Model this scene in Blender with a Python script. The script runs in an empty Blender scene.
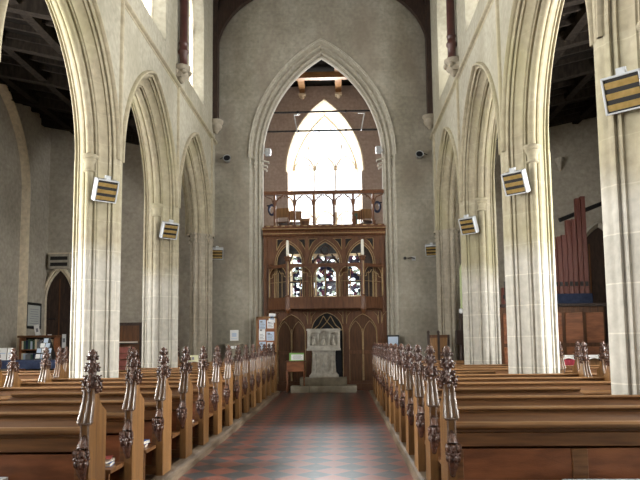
import bpy, bmesh, math, random
from mathutils import Vector, Matrix, Euler
random.seed(7)
PI = math.pi
scn = bpy.context.scene
col = scn.collection
R = math.radians

# ------------------------------------------------------------ materials
def mat(name, color, rough=.7, color2=None, nscale=4, nstretch=(1,1,1), bump=0, bscale=30, spec=.4, metal=0,
        emit=None, estr=0, tri=None):
    m = bpy.data.materials.new(name); m.use_nodes = True
    nt = m.node_tree; N = nt.nodes; L = nt.links
    b = N['Principled BSDF']
    b.inputs['Roughness'].default_value = rough
    b.inputs['Metallic'].default_value = metal
    b.inputs['Specular IOR Level'].default_value = spec
    b.inputs['Base Color'].default_value = (*color, 1)
    if emit:
        b.inputs['Emission Color'].default_value = (*emit, 1); b.inputs['Emission Strength'].default_value = estr
    if color2 or bump:
        tc = N.new('ShaderNodeTexCoord'); mp = N.new('ShaderNodeMapping'); mp.inputs['Scale'].default_value = nstretch
        L.new(tc.outputs['Object'], mp.inputs['Vector'])
    if color2:
        n = N.new('ShaderNodeTexNoise'); n.inputs['Scale'].default_value = nscale; n.inputs['Detail'].default_value = 6
        L.new(mp.outputs[0], n.inputs['Vector'])
        r = N.new('ShaderNodeValToRGB'); r.color_ramp.elements[0].position = .35; r.color_ramp.elements[1].position = .68
        r.color_ramp.elements[0].color = (*color, 1); r.color_ramp.elements[1].color = (*color2, 1)
        if tri:
            e = r.color_ramp.elements.new(.5); e.color = (*tri, 1)
        L.new(n.outputs['Fac'], r.inputs[0]); L.new(r.outputs[0], b.inputs['Base Color'])
    if bump:
        n2 = N.new('ShaderNodeTexNoise'); n2.inputs['Scale'].default_value = bscale; n2.inputs['Detail'].default_value = 5
        L.new(mp.outputs[0], n2.inputs['Vector'])
        bp = N.new('ShaderNodeBump'); bp.inputs['Strength'].default_value = bump; bp.inputs['Distance'].default_value = .02
        L.new(n2.outputs['Fac'], bp.inputs['Height']); L.new(bp.outputs[0], b.inputs['Normal'])
    return m

def stone_mat(name, c1, c2, joint, jw=.012, rowh=.36, brickw=.7, axes='xz', jmix=.5, stain=None, lower=None):
    """ashlar: large blocks with thin joints over mottled colour (object coordinates = world metres)"""
    m = bpy.data.materials.new(name); m.use_nodes = True
    nt = m.node_tree; N = nt.nodes; L = nt.links; b = N['Principled BSDF']
    b.inputs['Roughness'].default_value = .88; b.inputs['Specular IOR Level'].default_value = .2
    g = N.new('ShaderNodeNewGeometry'); sep = N.new('ShaderNodeSeparateXYZ'); L.new(g.outputs['Position'], sep.inputs[0])
    cmb = N.new('ShaderNodeCombineXYZ')
    if axes == 'sum':
        ad = N.new('ShaderNodeMath'); ad.operation = 'ADD'; L.new(sep.outputs[0], ad.inputs[0]); L.new(sep.outputs[1], ad.inputs[1])
        L.new(ad.outputs[0], cmb.inputs[0])
    else:
        L.new(sep.outputs['xyz'.index(axes[0])], cmb.inputs[0])
    L.new(sep.outputs[2], cmb.inputs[1])
    br = N.new('ShaderNodeTexBrick'); L.new(cmb.outputs[0], br.inputs['Vector'])
    br.inputs['Scale'].default_value = 1; br.inputs['Mortar Size'].default_value = jw
    br.inputs['Mortar Smooth'].default_value = .6; br.inputs['Row Height'].default_value = rowh; br.inputs['Brick Width'].default_value = brickw
    br.inputs['Color1'].default_value = (.93, .93, .93, 1); br.inputs['Color2'].default_value = (1.05, 1.05, 1.05, 1)
    br.inputs['Mortar'].default_value = (*joint, 1)
    n = N.new('ShaderNodeTexNoise'); n.inputs['Scale'].default_value = .55; n.inputs['Detail'].default_value = 7; n.inputs['Roughness'].default_value = .62
    L.new(g.outputs['Position'], n.inputs['Vector'])
    r = N.new('ShaderNodeValToRGB'); r.color_ramp.elements[0].position = .32; r.color_ramp.elements[1].position = .68
    r.color_ramp.elements[0].color = (*c1, 1); r.color_ramp.elements[1].color = (*c2, 1)
    L.new(n.outputs['Fac'], r.inputs[0])
    mx = N.new('ShaderNodeMix'); mx.data_type = 'RGBA'; mx.blend_type = 'MULTIPLY'; mx.inputs[0].default_value = jmix
    L.new(r.outputs[0], mx.inputs[6]); L.new(br.outputs['Color'], mx.inputs[7])
    n2 = N.new('ShaderNodeTexNoise'); n2.inputs['Scale'].default_value = 9; n2.inputs['Detail'].default_value = 8
    L.new(g.outputs['Position'], n2.inputs['Vector'])
    r2 = N.new('ShaderNodeValToRGB'); r2.color_ramp.elements[0].color = (.82, .82, .82, 1); r2.color_ramp.elements[1].color = (1.12, 1.12, 1.12, 1)
    r2.color_ramp.elements[0].position = .3; r2.color_ramp.elements[1].position = .7
    L.new(n2.outputs['Fac'], r2.inputs[0])
    m2 = N.new('ShaderNodeMix'); m2.data_type = 'RGBA'; m2.blend_type = 'MULTIPLY'; m2.inputs[0].default_value = 1
    L.new(mx.outputs[2], m2.inputs[6]); L.new(r2.outputs[0], m2.inputs[7])
    out = m2.outputs[2]
    if stain:   # algae / rusty patches with a shape of their own
        n3 = N.new('ShaderNodeTexNoise'); n3.inputs['Scale'].default_value = .9; n3.inputs['Detail'].default_value = 4
        mp = N.new('ShaderNodeMapping'); mp.inputs['Location'].default_value = (3.3, 7.1, 2.2); mp.inputs['Scale'].default_value = (1, 1, .45)
        L.new(g.outputs['Position'], mp.inputs[0]); L.new(mp.outputs[0], n3.inputs['Vector'])
        r3 = N.new('ShaderNodeValToRGB'); r3.color_ramp.elements[0].position = .47; r3.color_ramp.elements[1].position = .68
        r3.color_ramp.elements[1].color = (.75, .75, .75, 1)
        L.new(n3.outputs['Fac'], r3.inputs[0])
        m3 = N.new('ShaderNodeMix'); m3.data_type = 'RGBA'; m3.blend_type = 'MIX'
        L.new(r3.outputs[0], m3.inputs[0]); L.new(out, m3.inputs[6]); m3.inputs[7].default_value = (*stain, 1)
        out = m3.outputs[2]
    if lower:   # cleaned, paler courses below about three metres
        wob = N.new('ShaderNodeMath'); wob.operation = 'MULTIPLY_ADD'; wob.inputs[1].default_value = .9
        L.new(n.outputs['Fac'], wob.inputs[0]); L.new(sep.outputs[2], wob.inputs[2])
        mr = N.new('ShaderNodeMapRange'); mr.inputs[1].default_value = 3.3; mr.inputs[2].default_value = 3.75; mr.inputs[3].default_value = 1; mr.inputs[4].default_value = 0
        L.new(wob.outputs[0], mr.inputs[0])
        m4 = N.new('ShaderNodeMix'); m4.data_type = 'RGBA'; L.new(mr.outputs[0], m4.inputs[0]); L.new(out, m4.inputs[6])
        m5 = N.new('ShaderNodeMix'); m5.data_type = 'RGBA'; m5.blend_type = 'MULTIPLY'; m5.inputs[0].default_value = 1; m5.inputs[6].default_value = (*lower, 1)
        L.new(br.outputs['Color'], m5.inputs[7]); m6 = N.new('ShaderNodeMix'); m6.data_type = 'RGBA'; m6.blend_type = 'MULTIPLY'; m6.inputs[0].default_value = .8
        L.new(m5.outputs[2], m6.inputs[6]); L.new(r2.outputs[0], m6.inputs[7]); L.new(m6.outputs[2], m4.inputs[7])
        out = m4.outputs[2]
    L.new(out, b.inputs['Base Color'])
    bp = N.new('ShaderNodeBump'); bp.inputs['Strength'].default_value = .25; bp.inputs['Distance'].default_value = .02
    L.new(n2.outputs['Fac'], bp.inputs['Height']); L.new(bp.outputs[0], b.inputs['Normal'])
    return m

def tile_mat():
    m = bpy.data.materials.new('diamond_tiles'); m.use_nodes = True
    nt = m.node_tree; N = nt.nodes; L = nt.links; b = N['Principled BSDF']
    g = N.new('ShaderNodeNewGeometry')
    mp = N.new('ShaderNodeMapping'); mp.inputs['Rotation'].default_value = (0, 0, R(45)); mp.inputs['Location'].default_value = (.03, 0, .01)
    L.new(g.outputs['Position'], mp.inputs[0])
    ck = N.new('ShaderNodeTexChecker'); ck.inputs['Scale'].default_value = 1/.31
    ck.inputs['Color1'].default_value = (.23, .072, .05, 1); ck.inputs['Color2'].default_value = (.040, .052, .060, 1)
    L.new(mp.outputs[0], ck.inputs['Vector'])
    n = N.new('ShaderNodeTexNoise'); n.inputs['Scale'].default_value = 6; n.inputs['Detail'].default_value = 6
    L.new(g.outputs['Position'], n.inputs['Vector'])
    r2 = N.new('ShaderNodeValToRGB'); r2.color_ramp.elements[0].color = (.6, .6, .6, 1); r2.color_ramp.elements[1].color = (1.4, 1.4, 1.4, 1)
    L.new(n.outputs['Fac'], r2.inputs[0])
    mx = N.new('ShaderNodeMix'); mx.data_type = 'RGBA'; mx.blend_type = 'MULTIPLY'; mx.inputs[0].default_value = 1
    L.new(ck.outputs['Color'], mx.inputs[6]); L.new(r2.outputs[0], mx.inputs[7])
    # joints
    sp = N.new('ShaderNodeTexBrick'); sp.offset = 0; sp.inputs['Scale'].default_value = 1; sp.inputs['Brick Width'].default_value = .31; sp.inputs['Row Height'].default_value = .31
    sp.inputs['Mortar Size'].default_value = .004; sp.inputs['Color1'].default_value = (0, 0, 0, 1); sp.inputs['Color2'].default_value = (0, 0, 0, 1); sp.inputs['Mortar'].default_value = (1, 1, 1, 1)
    L.new(mp.outputs[0], sp.inputs['Vector'])
    m2 = N.new('ShaderNodeMix'); m2.data_type = 'RGBA'; L.new(sp.outputs['Color'], m2.inputs[0]); L.new(mx.outputs[2], m2.inputs[6]); m2.inputs[7].default_value = (.1, .09, .08, 1)
    L.new(m2.outputs[2], b.inputs['Base Color'])
    rr = N.new('ShaderNodeMapRange'); rr.inputs[3].default_value = .24; rr.inputs[4].default_value = .42
    L.new(n.outputs['Fac'], rr.inputs[0]); L.new(rr.outputs[0], b.inputs['Roughness'])
    b.inputs['Specular IOR Level'].default_value = .5
    bp = N.new('ShaderNodeBump'); bp.inputs['Strength'].default_value = .07; bp.inputs['Distance'].default_value = .01
    L.new(n.outputs['Fac'], bp.inputs['Height']); L.new(bp.outputs[0], b.inputs['Normal'])
    return m

def glass_mat(name='clear_glass', tint=(1, 1, 1), colour=False, trans=.9):
    m = bpy.data.materials.new(name); m.use_nodes = True
    nt = m.node_tree; N = nt.nodes; L = nt.links
    N.remove(N['Principled BSDF']); out = N['Material Output']
    t = N.new('ShaderNodeBsdfTransparent'); t.inputs[0].default_value = (*tint, 1)
    gl = N.new('ShaderNodeBsdfGlossy'); gl.inputs['Roughness'].default_value = .08
    mx = N.new('ShaderNodeMixShader'); mx.inputs[0].default_value = 1-trans
    L.new(t.outputs[0], mx.inputs[1]); L.new(gl.outputs[0], mx.inputs[2]); L.new(mx.outputs[0], out.inputs[0])
    if colour:
        g = N.new('ShaderNodeNewGeometry'); v = N.new('ShaderNodeTexVoronoi'); v.inputs['Scale'].default_value = 9
        L.new(g.outputs['Position'], v.inputs['Vector'])
        sp = N.new('ShaderNodeSeparateColor'); L.new(v.outputs['Color'], sp.inputs[0])
        r = N.new('ShaderNodeValToRGB'); r.color_ramp.interpolation = 'CONSTANT'
        els = [(0, (.9, .95, .95)), (.22, (.006, .006, .010)), (.62, (.05, .012, .02)), (.70, (.22, .26, .2)), (.85, (.02, .016, .03))]
        r.color_ramp.elements[0].color = (*els[0][1], 1)
        r.color_ramp.elements[1].position = els[1][0]; r.color_ramp.elements[1].color = (*els[1][1], 1)
        for p, c in els[2:]:
            e = r.color_ramp.elements.new(p); e.color = (*c, 1)
        L.new(sp.outputs[0], r.inputs[0]); L.new(r.outputs[0], t.inputs[0])
    return m

M = {}
M['pier'] = stone_mat('pier_limestone', (.32, .28, .195), (.41, .37, .275), (1.28, 1.28, 1.26), .010, .52, .9, 'sum', .6, stain=(.32, .295, .175), lower=(.50, .475, .415))
M['arch'] = stone_mat('arch_limestone', (.30, .26, .18), (.40, .355, .255), (1.22, 1.22, 1.2), .009, .5, .8, 'sum', .5, stain=(.31, .285, .165))
M['wall'] = stone_mat('nave_plaster', (.30, .28, .215), (.39, .365, .29), (1.04, 1.04, 1.04), .012, .5, .9, 'yz', .3, stain=(.26, .24, .175))
M['westwall'] = stone_mat('west_wall_plaster', (.225, .205, .16), (.355, .33, .275), (1.14, 1.14, 1.12), .014, .42, .8, 'xz', .55, stain=(.20, .165, .13))
M['jamb'] = stone_mat('tower_arch_stone', (.37, .345, .285), (.47, .44, .37), (1.15, 1.15, 1.15), .010, .45, .8, 'sum', .45, stain=(.33, .30, .24))
M['respond'] = stone_mat('grey_half_pier_stone', (.27, .235, .18), (.37, .33, .26), (1.18, 1.18, 1.16), .012, .45, .8, 'sum', .5)
M['aisle'] = stone_mat('aisle_plaster', (.33, .30, .25), (.42, .385, .325), (1.1, 1.1, 1.1), .012, .5, .9, 'sum', .3)
M['tower'] = stone_mat('tower_brick', (.35, .29, .25), (.43, .365, .325), (.9, .9, .92), .02, .2, .4, 'sum', .6)
M['warmstone'] = stone_mat('warm_stone', (.56, .48, .36), (.68, .6, .47), (1.1, 1.1, 1.1), .01, .4, .6, 'sum', .3)
M['fontstone'] = mat('white_carved_stone', (.42, .40, .35), .8, (.62, .60, .54), 8, bump=.4, bscale=40)
M['stepstone'] = mat('step_stone', (.19, .165, .12), .8, (.30, .265, .2), 5, bump=.3)
M['stepstone2'] = mat('pale_step_stone', (.26, .23, .175), .8, (.40, .36, .285), 5, bump=.3)
M['oak'] = mat('oak', (0.1512, 0.06936, 0.0204), .42, (0.28, 0.1408, 0.0459), 3.2, (6, 6, .8), .15, 60, .5)
M['oakslope'] = mat('sloping_board_oak', (0.0782, 0.03255, 0.0119), .5, (0.1437, 0.0651, 0.02465), 3.0, (.6, 7, 7), .1, 60, .4)
M['oakh'] = mat('oak_horizontal', (0.1077, 0.0456, 0.01759), .36, (0.2408, 0.1104, 0.04106), 3.0, (.7, 7, 9), .12, 60, .5)
M['oakpanel'] = mat('oak_panel', (0.1631, 0.05853, 0.02483), .42, (0.3261, 0.121, 0.04965), 2.6, (1, 5, 4), .15, 50, .4)
M['oaktop'] = mat('pale_oak_top', (0.1906, 0.095, 0.03672), .38, (0.3119, 0.1672, 0.07038), 3.0, (.6, 7, 7), .1, 60, .5)  # paler than the other pew oak; also used on the tower beams
M['carved'] = mat('carved_oak', (.045, .018, .012), .24, (.13, .058, .034), 14, bump=.7, bscale=45, spec=.7)
M['ribs'] = mat('highlight_oak_ribs', (.12, .075, .05), .26, (.24, .165, .12), 14, bump=.4, bscale=45, spec=.8)  # pale highlights along the ribs are put into this lighter colour
M['screen'] = mat('screen_oak', (.092, .034, .013), .42, (.16, .066, .026), 3.5, (5, 5, .8), .15, 50, .4)
M['screenpanel'] = mat('screen_panel_oak', (0.0715, 0.0288, 0.011), .5, (0.13, 0.0552, 0.0209), 3.5, (6, 5, .7), .1, 50, .35)
M['moulding'] = mat('gilded_moulding', (0.336, 0.225, 0.0975), .5, (0.44, 0.315, 0.1625), 10)
M['darkwood'] = mat('dark_wood', (.022, .013, .01), .5, (.05, .028, .02), 5, (4, 4, 1), .1)
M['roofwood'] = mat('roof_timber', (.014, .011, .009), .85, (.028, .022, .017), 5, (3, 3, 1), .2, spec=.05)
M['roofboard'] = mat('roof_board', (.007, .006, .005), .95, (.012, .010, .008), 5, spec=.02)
M['soffit'] = mat('dark_floor_underside', (.02, .013, .01), .95, (.035, .022, .015), 5, spec=.03)
M['postred'] = mat('red_brown_paint', (.05, .018, .015), .42, (.085, .032, .026), 4, spec=.5)
M['organred'] = mat('red_painted_pipe', (0.0992, 0.02321, 0.01519), .45, (0.1339, 0.03571, 0.02387), 6, (5, 5, .6), .05)
M['blackiron'] = mat('black_iron', (.02, .02, .022), .5, metal=.4)
M['whitemetal'] = mat('white_enamel', (.50, .52, .54), .35)
M['greymetal'] = mat('grey_metal', (.35, .36, .37), .4, metal=.3)
M['gold'] = mat('gold_reflector', (.52, .36, .12), .38, (.68, .5, .2), 12, metal=.55)
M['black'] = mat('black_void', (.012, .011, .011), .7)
M['white'] = mat('white_paper', (.78, .79, .8), .7)
M['bluepaper'] = mat('pale_blue_paper', (.50, .60, .75), .7)
M['printgrey'] = mat('grey_print', (.22, .23, .26), .8)
M['yellowpaper'] = mat('pale_yellow_card', (.78, .76, .5), .7)
M['green'] = mat('green_card', (.22, .42, .12), .7)
M['navy'] = mat('navy_cloth', (.012, .022, .06), .85, (.025, .04, .09), 10, bump=.3)
M['bookred'] = mat('red_book_cover', (.32, .07, .06), .5)
M['bookblue'] = mat('blue_book_cover', (.08, .15, .38), .5)
M['bookgreen'] = mat('dark_green_book_cover', (.05, .11, .08), .5)
M['bookcream'] = mat('cream_book_cover', (.65, .58, .45), .6)
M['pages'] = mat('book_pages', (.72, .68, .58), .8)
M['cushionred'] = mat('dusty_red_cloth', (.22, .07, .055), .9, (.29, .1, .08), 12, bump=.3)
M['crimson'] = mat('crimson_cloth', (.28, .02, .04), .85, (.36, .04, .06), 9, bump=.2)
M['lace'] = mat('white_lace', (.62, .6, .6), .8, (.85, .84, .82), 22, bump=.3)
M['tiles'] = tile_mat()
M['boards'] = mat('pew_floor_boards', (.07, .038, .022), .6, (.13, .075, .04), 3, (8, .7, 1), .1)
M['kerb'] = mat('worn_kerb_oak', (.12, .085, .055), .5, (.22, .165, .11), 3, (6, .7, 4), .2)
M['aislefloor'] = stone_mat('flagstones', (.24, .21, .18), (.33, .3, .26), (.6, .6, .6), .012, .6, .6, 'sum', .6)
M['glass'] = glass_mat()
M['greenglass'] = glass_mat('old_green_glass', tint=(.16, .17, .085))
M['stained'] = glass_mat('stained_glass', colour=True, trans=.96)
M['darkglass'] = mat('dark_glazing', (.008, .009, .012), .5, spec=.25)
M['coil'] = mat('dark_blue_cord', (.015, .025, .07), .7)
M['red'] = mat('red_edge', (.35, .03, .05), .6)
M['ivory'] = mat('ivory_wax', (.78, .76, .68), .5)

# ------------------------------------------------------------ mesh builder
class MB:
    def __init__(s): s.v = []; s.f = []
    def add(s, verts, faces):
        b = len(s.v); s.v += [tuple(v) for v in verts]; s.f += [tuple(b+i for i in f) for f in faces]; return s
    def box(s, x0, x1, y0, y1, z0, z1, mtx=None):
        vs = [(x, y, z) for z in (z0, z1) for y in (y0, y1) for x in (x0, x1)]
        if mtx: vs = [mtx @ Vector(v) for v in vs]
        return s.add(vs, [(0, 2, 3, 1), (4, 5, 7, 6), (0, 1, 5, 4), (2, 6, 7, 3), (0, 4, 6, 2), (1, 3, 7, 5)])
    def prism(s, poly, a, b, fn):
        """poly of 2D points, extruded from a to b; fn(u,v,w)->xyz"""
        n = len(poly)
        vs = [fn(u, v, a) for u, v in poly]+[fn(u, v, b) for u, v in poly]
        fs = [tuple(range(n-1, -1, -1)), tuple(range(n, 2*n))]+[(i, (i+1) % n, (i+1) % n+n, i+n) for i in range(n)]
        return s.add(vs, fs)
    def grid(s, rows, closed_u=False, closed_v=False):
        nr = len(rows); nc = len(rows[0]); vs = [p for r in rows for p in r]; fs = []
        for i in range(nr if closed_v else nr-1):
            for j in range(nc if closed_u else nc-1):
                a = i*nc+j; b = i*nc+(j+1) % nc; c = ((i+1) % nr)*nc+(j+1) % nc; d = ((i+1) % nr)*nc+j
                fs.append((a, b, c, d))
        return s.add(vs, fs)
    def lathe(s, prof, cx=0, cy=0, n=12, z0=0, mtx=None, cap=True):
        rows = []
        for r, z in prof:
            rows.append([Vector((cx+r*math.cos(2*PI*k/n), cy+r*math.sin(2*PI*k/n), z0+z)) for k in range(n)])
        if mtx: rows = [[mtx @ p for p in r] for r in rows]
        b = len(s.v); s.grid(rows, closed_u=True)
        if cap:
            s.f.append(tuple(b+k for k in range(n-1, -1, -1))); e = b+(len(rows)-1)*n; s.f.append(tuple(e+k for k in range(n)))
        return s
    def tube(s, pts, r, n=6, closed=False):
        pts = [Vector(p) for p in pts]; m = len(pts); rows = []; rr = r if isinstance(r, (list, tuple)) else [r]*m
        up = Vector((0, 0, 1)); prev = None
        for i, p in enumerate(pts):
            if closed: t = pts[(i+1) % m]-pts[i-1]
            else: t = pts[min(i+1, m-1)]-pts[max(i-1, 0)]
            t.normalize()
            if prev is None:
                a = up if abs(t.dot(up)) < .9 else Vector((1, 0, 0))
                u = t.cross(a).normalized()
            else: u = (prev-t*prev.dot(t)).normalized()
            prev = u; w = t.cross(u)
            rows.append([p+(u*math.cos(2*PI*k/n)+w*math.sin(2*PI*k/n))*rr[i] for k in range(n)])
        b = len(s.v); s.grid(rows, closed_u=True, closed_v=closed)
        if not closed:
            s.f.append(tuple(b+k for k in range(n-1, -1, -1))); e = b+(m-1)*n; s.f.append(tuple(e+k for k in range(n)))
        return s
    def blob(s, c, rad, n=8, m=6, mtx=None):
        vs = []; c = Vector(c)
        rot = mtx or Matrix.Identity(3)
        vs.append(c+rot @ Vector((0, 0, -rad[2])))
        for i in range(1, m):
            ph = -PI/2+PI*i/m
            for k in range(n):
                th = 2*PI*k/n
                vs.append(c+rot @ Vector((rad[0]*math.cos(ph)*math.cos(th), rad[1]*math.cos(ph)*math.sin(th), rad[2]*math.sin(ph))))
        vs.append(c+rot @ Vector((0, 0, rad[2]))); fs = []
        for k in range(n):
            fs.append((0, 1+(k+1) % n, 1+k)); fs.append((len(vs)-1, 1+(m-2)*n+k, 1+(m-2)*n+(k+1) % n))
        for i in range(m-2):
            for k in range(n):
                a = 1+i*n+k; b = 1+i*n+(k+1) % n; fs.append((a, b, b+n, a+n))
        return s.add(vs, fs)
    def mesh(s, name, m, smooth=False):
        me = bpy.data.meshes.new(name); me.from_pydata(s.v, [], s.f); me.materials.append(m)
        bm = bmesh.new(); bm.from_mesh(me); bmesh.ops.recalc_face_normals(bm, faces=bm.faces); bm.to_mesh(me); bm.free()
        if smooth:
            for p in me.polygons: p.use_smooth = True
            try: me.set_sharp_from_angle(angle=R(40))
            except Exception: pass
        me.update(); return me
    def build(s, name, m, parent=None, smooth=False, bevel=0, loc=None, rot=None):
        o = bpy.data.objects.new(name, s.mesh(name, m, smooth)); col.objects.link(o)
        if parent: o.parent = parent
        if loc: o.location = loc
        if rot: o.rotation_euler = rot
        if bevel:
            md = o.modifiers.new('bevel', 'BEVEL'); md.width = bevel; md.segments = 2; md.limit_method = 'ANGLE'
        return o

def tag(o, label=None, cat=None, group=None, kind=None):
    if label: o['label'] = label
    if cat: o['category'] = cat
    if group: o['group'] = group
    if kind: o['kind'] = kind
    return o
def empty(name, loc=(0, 0, 0), rz=0):
    o = bpy.data.objects.new(name, None); col.objects.link(o); o.location = loc; o.rotation_euler.z = rz
    o.empty_display_size = .2; return o
def struct(mb, name, m, smooth=False, parent=None, bevel=0):
    o = mb.build(name, m, parent, smooth, bevel)
    if not parent: o['kind'] = 'structure'
    return o
def copy_tree(o, parent=None):
    c = o.copy(); col.objects.link(c)
    if parent: c.parent = parent
    for ch in list(o.children): copy_tree(ch, c)
    return c

# ------------------------------------------------------------ pointed arch maths
def arc_pts(A, c, e, zs, n):
    """right half of a two-centred arch from springing to apex, (u,z), u measured from the centre line"""
    r = A+c-e; tm = math.acos(max(-1, min(1, c/r)))
    return [(-c+r*math.cos(tm*i/n), zs+r*math.sin(tm*i/n)) for i in range(n+1)]
def c_for(hw, rise): return max(0.0, (rise*rise-hw*hw)/(2*hw))
def ztop(u, uc, hw, zs, c):
    d = abs(u-uc)
    if d >= hw: return zs
    return zs+math.sqrt(max(0, (hw+c)**2-(d+c)**2))
class Opening:
    def __init__(s, uc, hw, zb, zs, rise, zb_fn=None):
        s.uc, s.hw, s.zb, s.zs, s.c = uc, hw, zb, zs, c_for(hw, rise)
    def top(s, u): return ztop(u, s.uc, s.hw, s.zs, s.c)
    def breaks(s, n=14):
        return [s.uc-s.hw*math.cos(PI*i/n) for i in range(n+1)]
    def outline(s, n=10):
        r = arc_pts(s.hw, s.c, 0, s.zs, n)
        return [(s.uc+s.hw, s.zb)]+[(s.uc+u, z) for u, z in r]+[(s.uc-u, z) for u, z in reversed(r[:-1])]+[(s.uc-s.hw, s.zb)]
def pierced(mb, u0, u1, z0, z1, openings, fn, w0, w1, n=14, extra=()):
    """slab between u0..u1, z0(u)..z1(u) with openings; fn(u,z,w)->xyz"""
    bs = {round(u0, 5), round(u1, 5)}
    for o in openings:
        for b in o.breaks(n):
            if u0 < b < u1: bs.add(round(b, 5))
    for b in extra:
        if u0 < b < u1: bs.add(round(b, 5))
    bs = sorted(bs)
    f0 = z0 if callable(z0) else (lambda u: z0); f1 = z1 if callable(z1) else (lambda u: z1)
    for a, b in zip(bs[:-1], bs[1:]):
        if b-a < 1e-4: continue
        mid = (a+b)/2
        hits = sorted([o for o in openings if abs(mid-o.uc) < o.hw], key=lambda o: o.zb)
        cuts = [(f0(a), f0(b))]
        for o in hits: cuts += [(o.zb, o.zb), (o.top(a), o.top(b))]
        cuts.append((f1(a), f1(b)))
        for k in range(0, len(cuts), 2):
            (la, lb), (ta, tb) = cuts[k], cuts[k+1]
            if ta-la < 1e-4 and tb-lb < 1e-4: continue
            P = [(a, la), (b, lb), (b, tb), (a, ta)]
            mb.add([fn(u, z, w0) for u, z in P]+[fn(u, z, w1) for u, z in P],
                   [(0, 1, 2, 3), (7, 6, 5, 4), (0, 4, 5, 1), (1, 5, 6, 2), (2, 6, 7, 3), (3, 7, 4, 0)])
    return mb
def ribbon(mb, pts, r, n=5):
    return mb.tube(pts, r, n)
def arch_line(uc, hw, zb, zs, rise, n=8):
    o = Opening(uc, hw, zb, zs, rise); return o.outline(n)

# ------------------------------------------------------------ layout numbers
PY = [-1.25, 2.83, 6.92, 11.16, 15.19, 19.22]   # pier centres along the nave
ZS = 4.77; ZSTR = 7.84; ZTOP = 13.2
AH = 2.015; AC = .68
WX = 19.80                                       # face of the tower-arch wall
AX = 8.75                                         # aisle outer walls

# ------------------------------------------------------------ camera
cam = bpy.data.objects.new('camera', bpy.data.cameras.new('camera')); col.objects.link(cam)
cam.location = (.555, 0, 1.51)
cam.data.sensor_fit = 'HORIZONTAL'; cam.data.sensor_width = 36; cam.data.lens = 36*642.2/640; cam.data.shift_y = 41.7/640
YAW, PITCH, ROLL = R(2.0), R(5.315), R(-.613)
F_ = Vector((-math.sin(YAW)*math.cos(PITCH), math.cos(YAW)*math.cos(PITCH), math.sin(PITCH)))
q = F_.to_track_quat('-Z', 'Y'); cam.rotation_mode = 'QUATERNION'
from mathutils import Quaternion
cam.rotation_quaternion = q @ Quaternion((0, 0, 1), ROLL)
cam.data.clip_end = 200
scn.camera = cam

# ------------------------------------------------------------ floors
struct(MB().box(-1.3, 1.3, -5, WX+1, -.2, 0), 'floor', M['tiles'])
for sg, nm in ((-1, 'left'), (1, 'right')):
    a, b = sorted((sg*1.3, sg*9.3))
    struct(MB().box(a, b, -5, WX+1, -.2, .0), 'floor', M['aislefloor'])
struct(MB().box(-3.4, 3.4, WX+1, 26.2, -.2, .0), 'floor', M['aislefloor'])
def kerb(sg):
    m = MB(); a = sg*1.3
    pl = [(0, 0), (0, .07), (.02, .095), (.05, .10), (.16, .10), (.16, 0)]
    m.prism(pl, 3.6, 18.75, lambda u, v, w: (a+sg*u, w, v))
    return m
for sg, nm, k in ((-1, 'left', 1), (1, 'right', 2)):
    tag(kerb(sg).build('pew_kerb', M['kerb']), 'long worn oak kerb along the %s edge of the tiled aisle' % nm, 'kerb')
    a, b = sorted((sg*1.46, sg*3.25))
    tag(MB().box(a, b, 3.6, 18.75, 0, .07).build('pew_platform', M['boards']), 'dark boarded pew platform under the %s rows of pews' % nm, 'platform')

# ------------------------------------------------------------ arcade walls
def bay_centres(): return [(PY[i]+PY[i+1])/2 for i in range(len(PY)-1)]
BC = bay_centres()
AHS = [(PY[i+1]-PY[i])/2 for i in range(len(PY)-1)]
def halfprofile():
    pts = [(.08, .13), (.085, .165), (.105, .185), (.125, .175), (.13, .15), (.145, .15), (.15, .19), (.175, .215), (.20, .205), (.21, .215),
           (.235, .235), (.265, .265), (.29, .30), (.305, .335), (.31, .36), (.335, .365), (.34, .39), (.355, .392), (.372, .375), (.385, .378)]
    for k in range(0, 6):
        a = PI*1.0-PI*.5*k/5
        pts.append((.45+.062*math.cos(a), .405+.07*math.sin(a)))
    return pts
HP = halfprofile()
ARCHP = HP+[(.9-s, e) for s, e in reversed(HP[:-1])]
TIP = [(.03, 0), (.03, .05), (.05, .085), (.07, .10)]
def pier_plan(sg, half=None, smax=.9):
    q = TIP+HP+[(.9-s, e) for s, e in reversed(HP[:-1])]+[(.83, .10), (.85, .085), (.87, .05)]
    return q+[(s, -e) for s, e in reversed(q[1:])]
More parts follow.
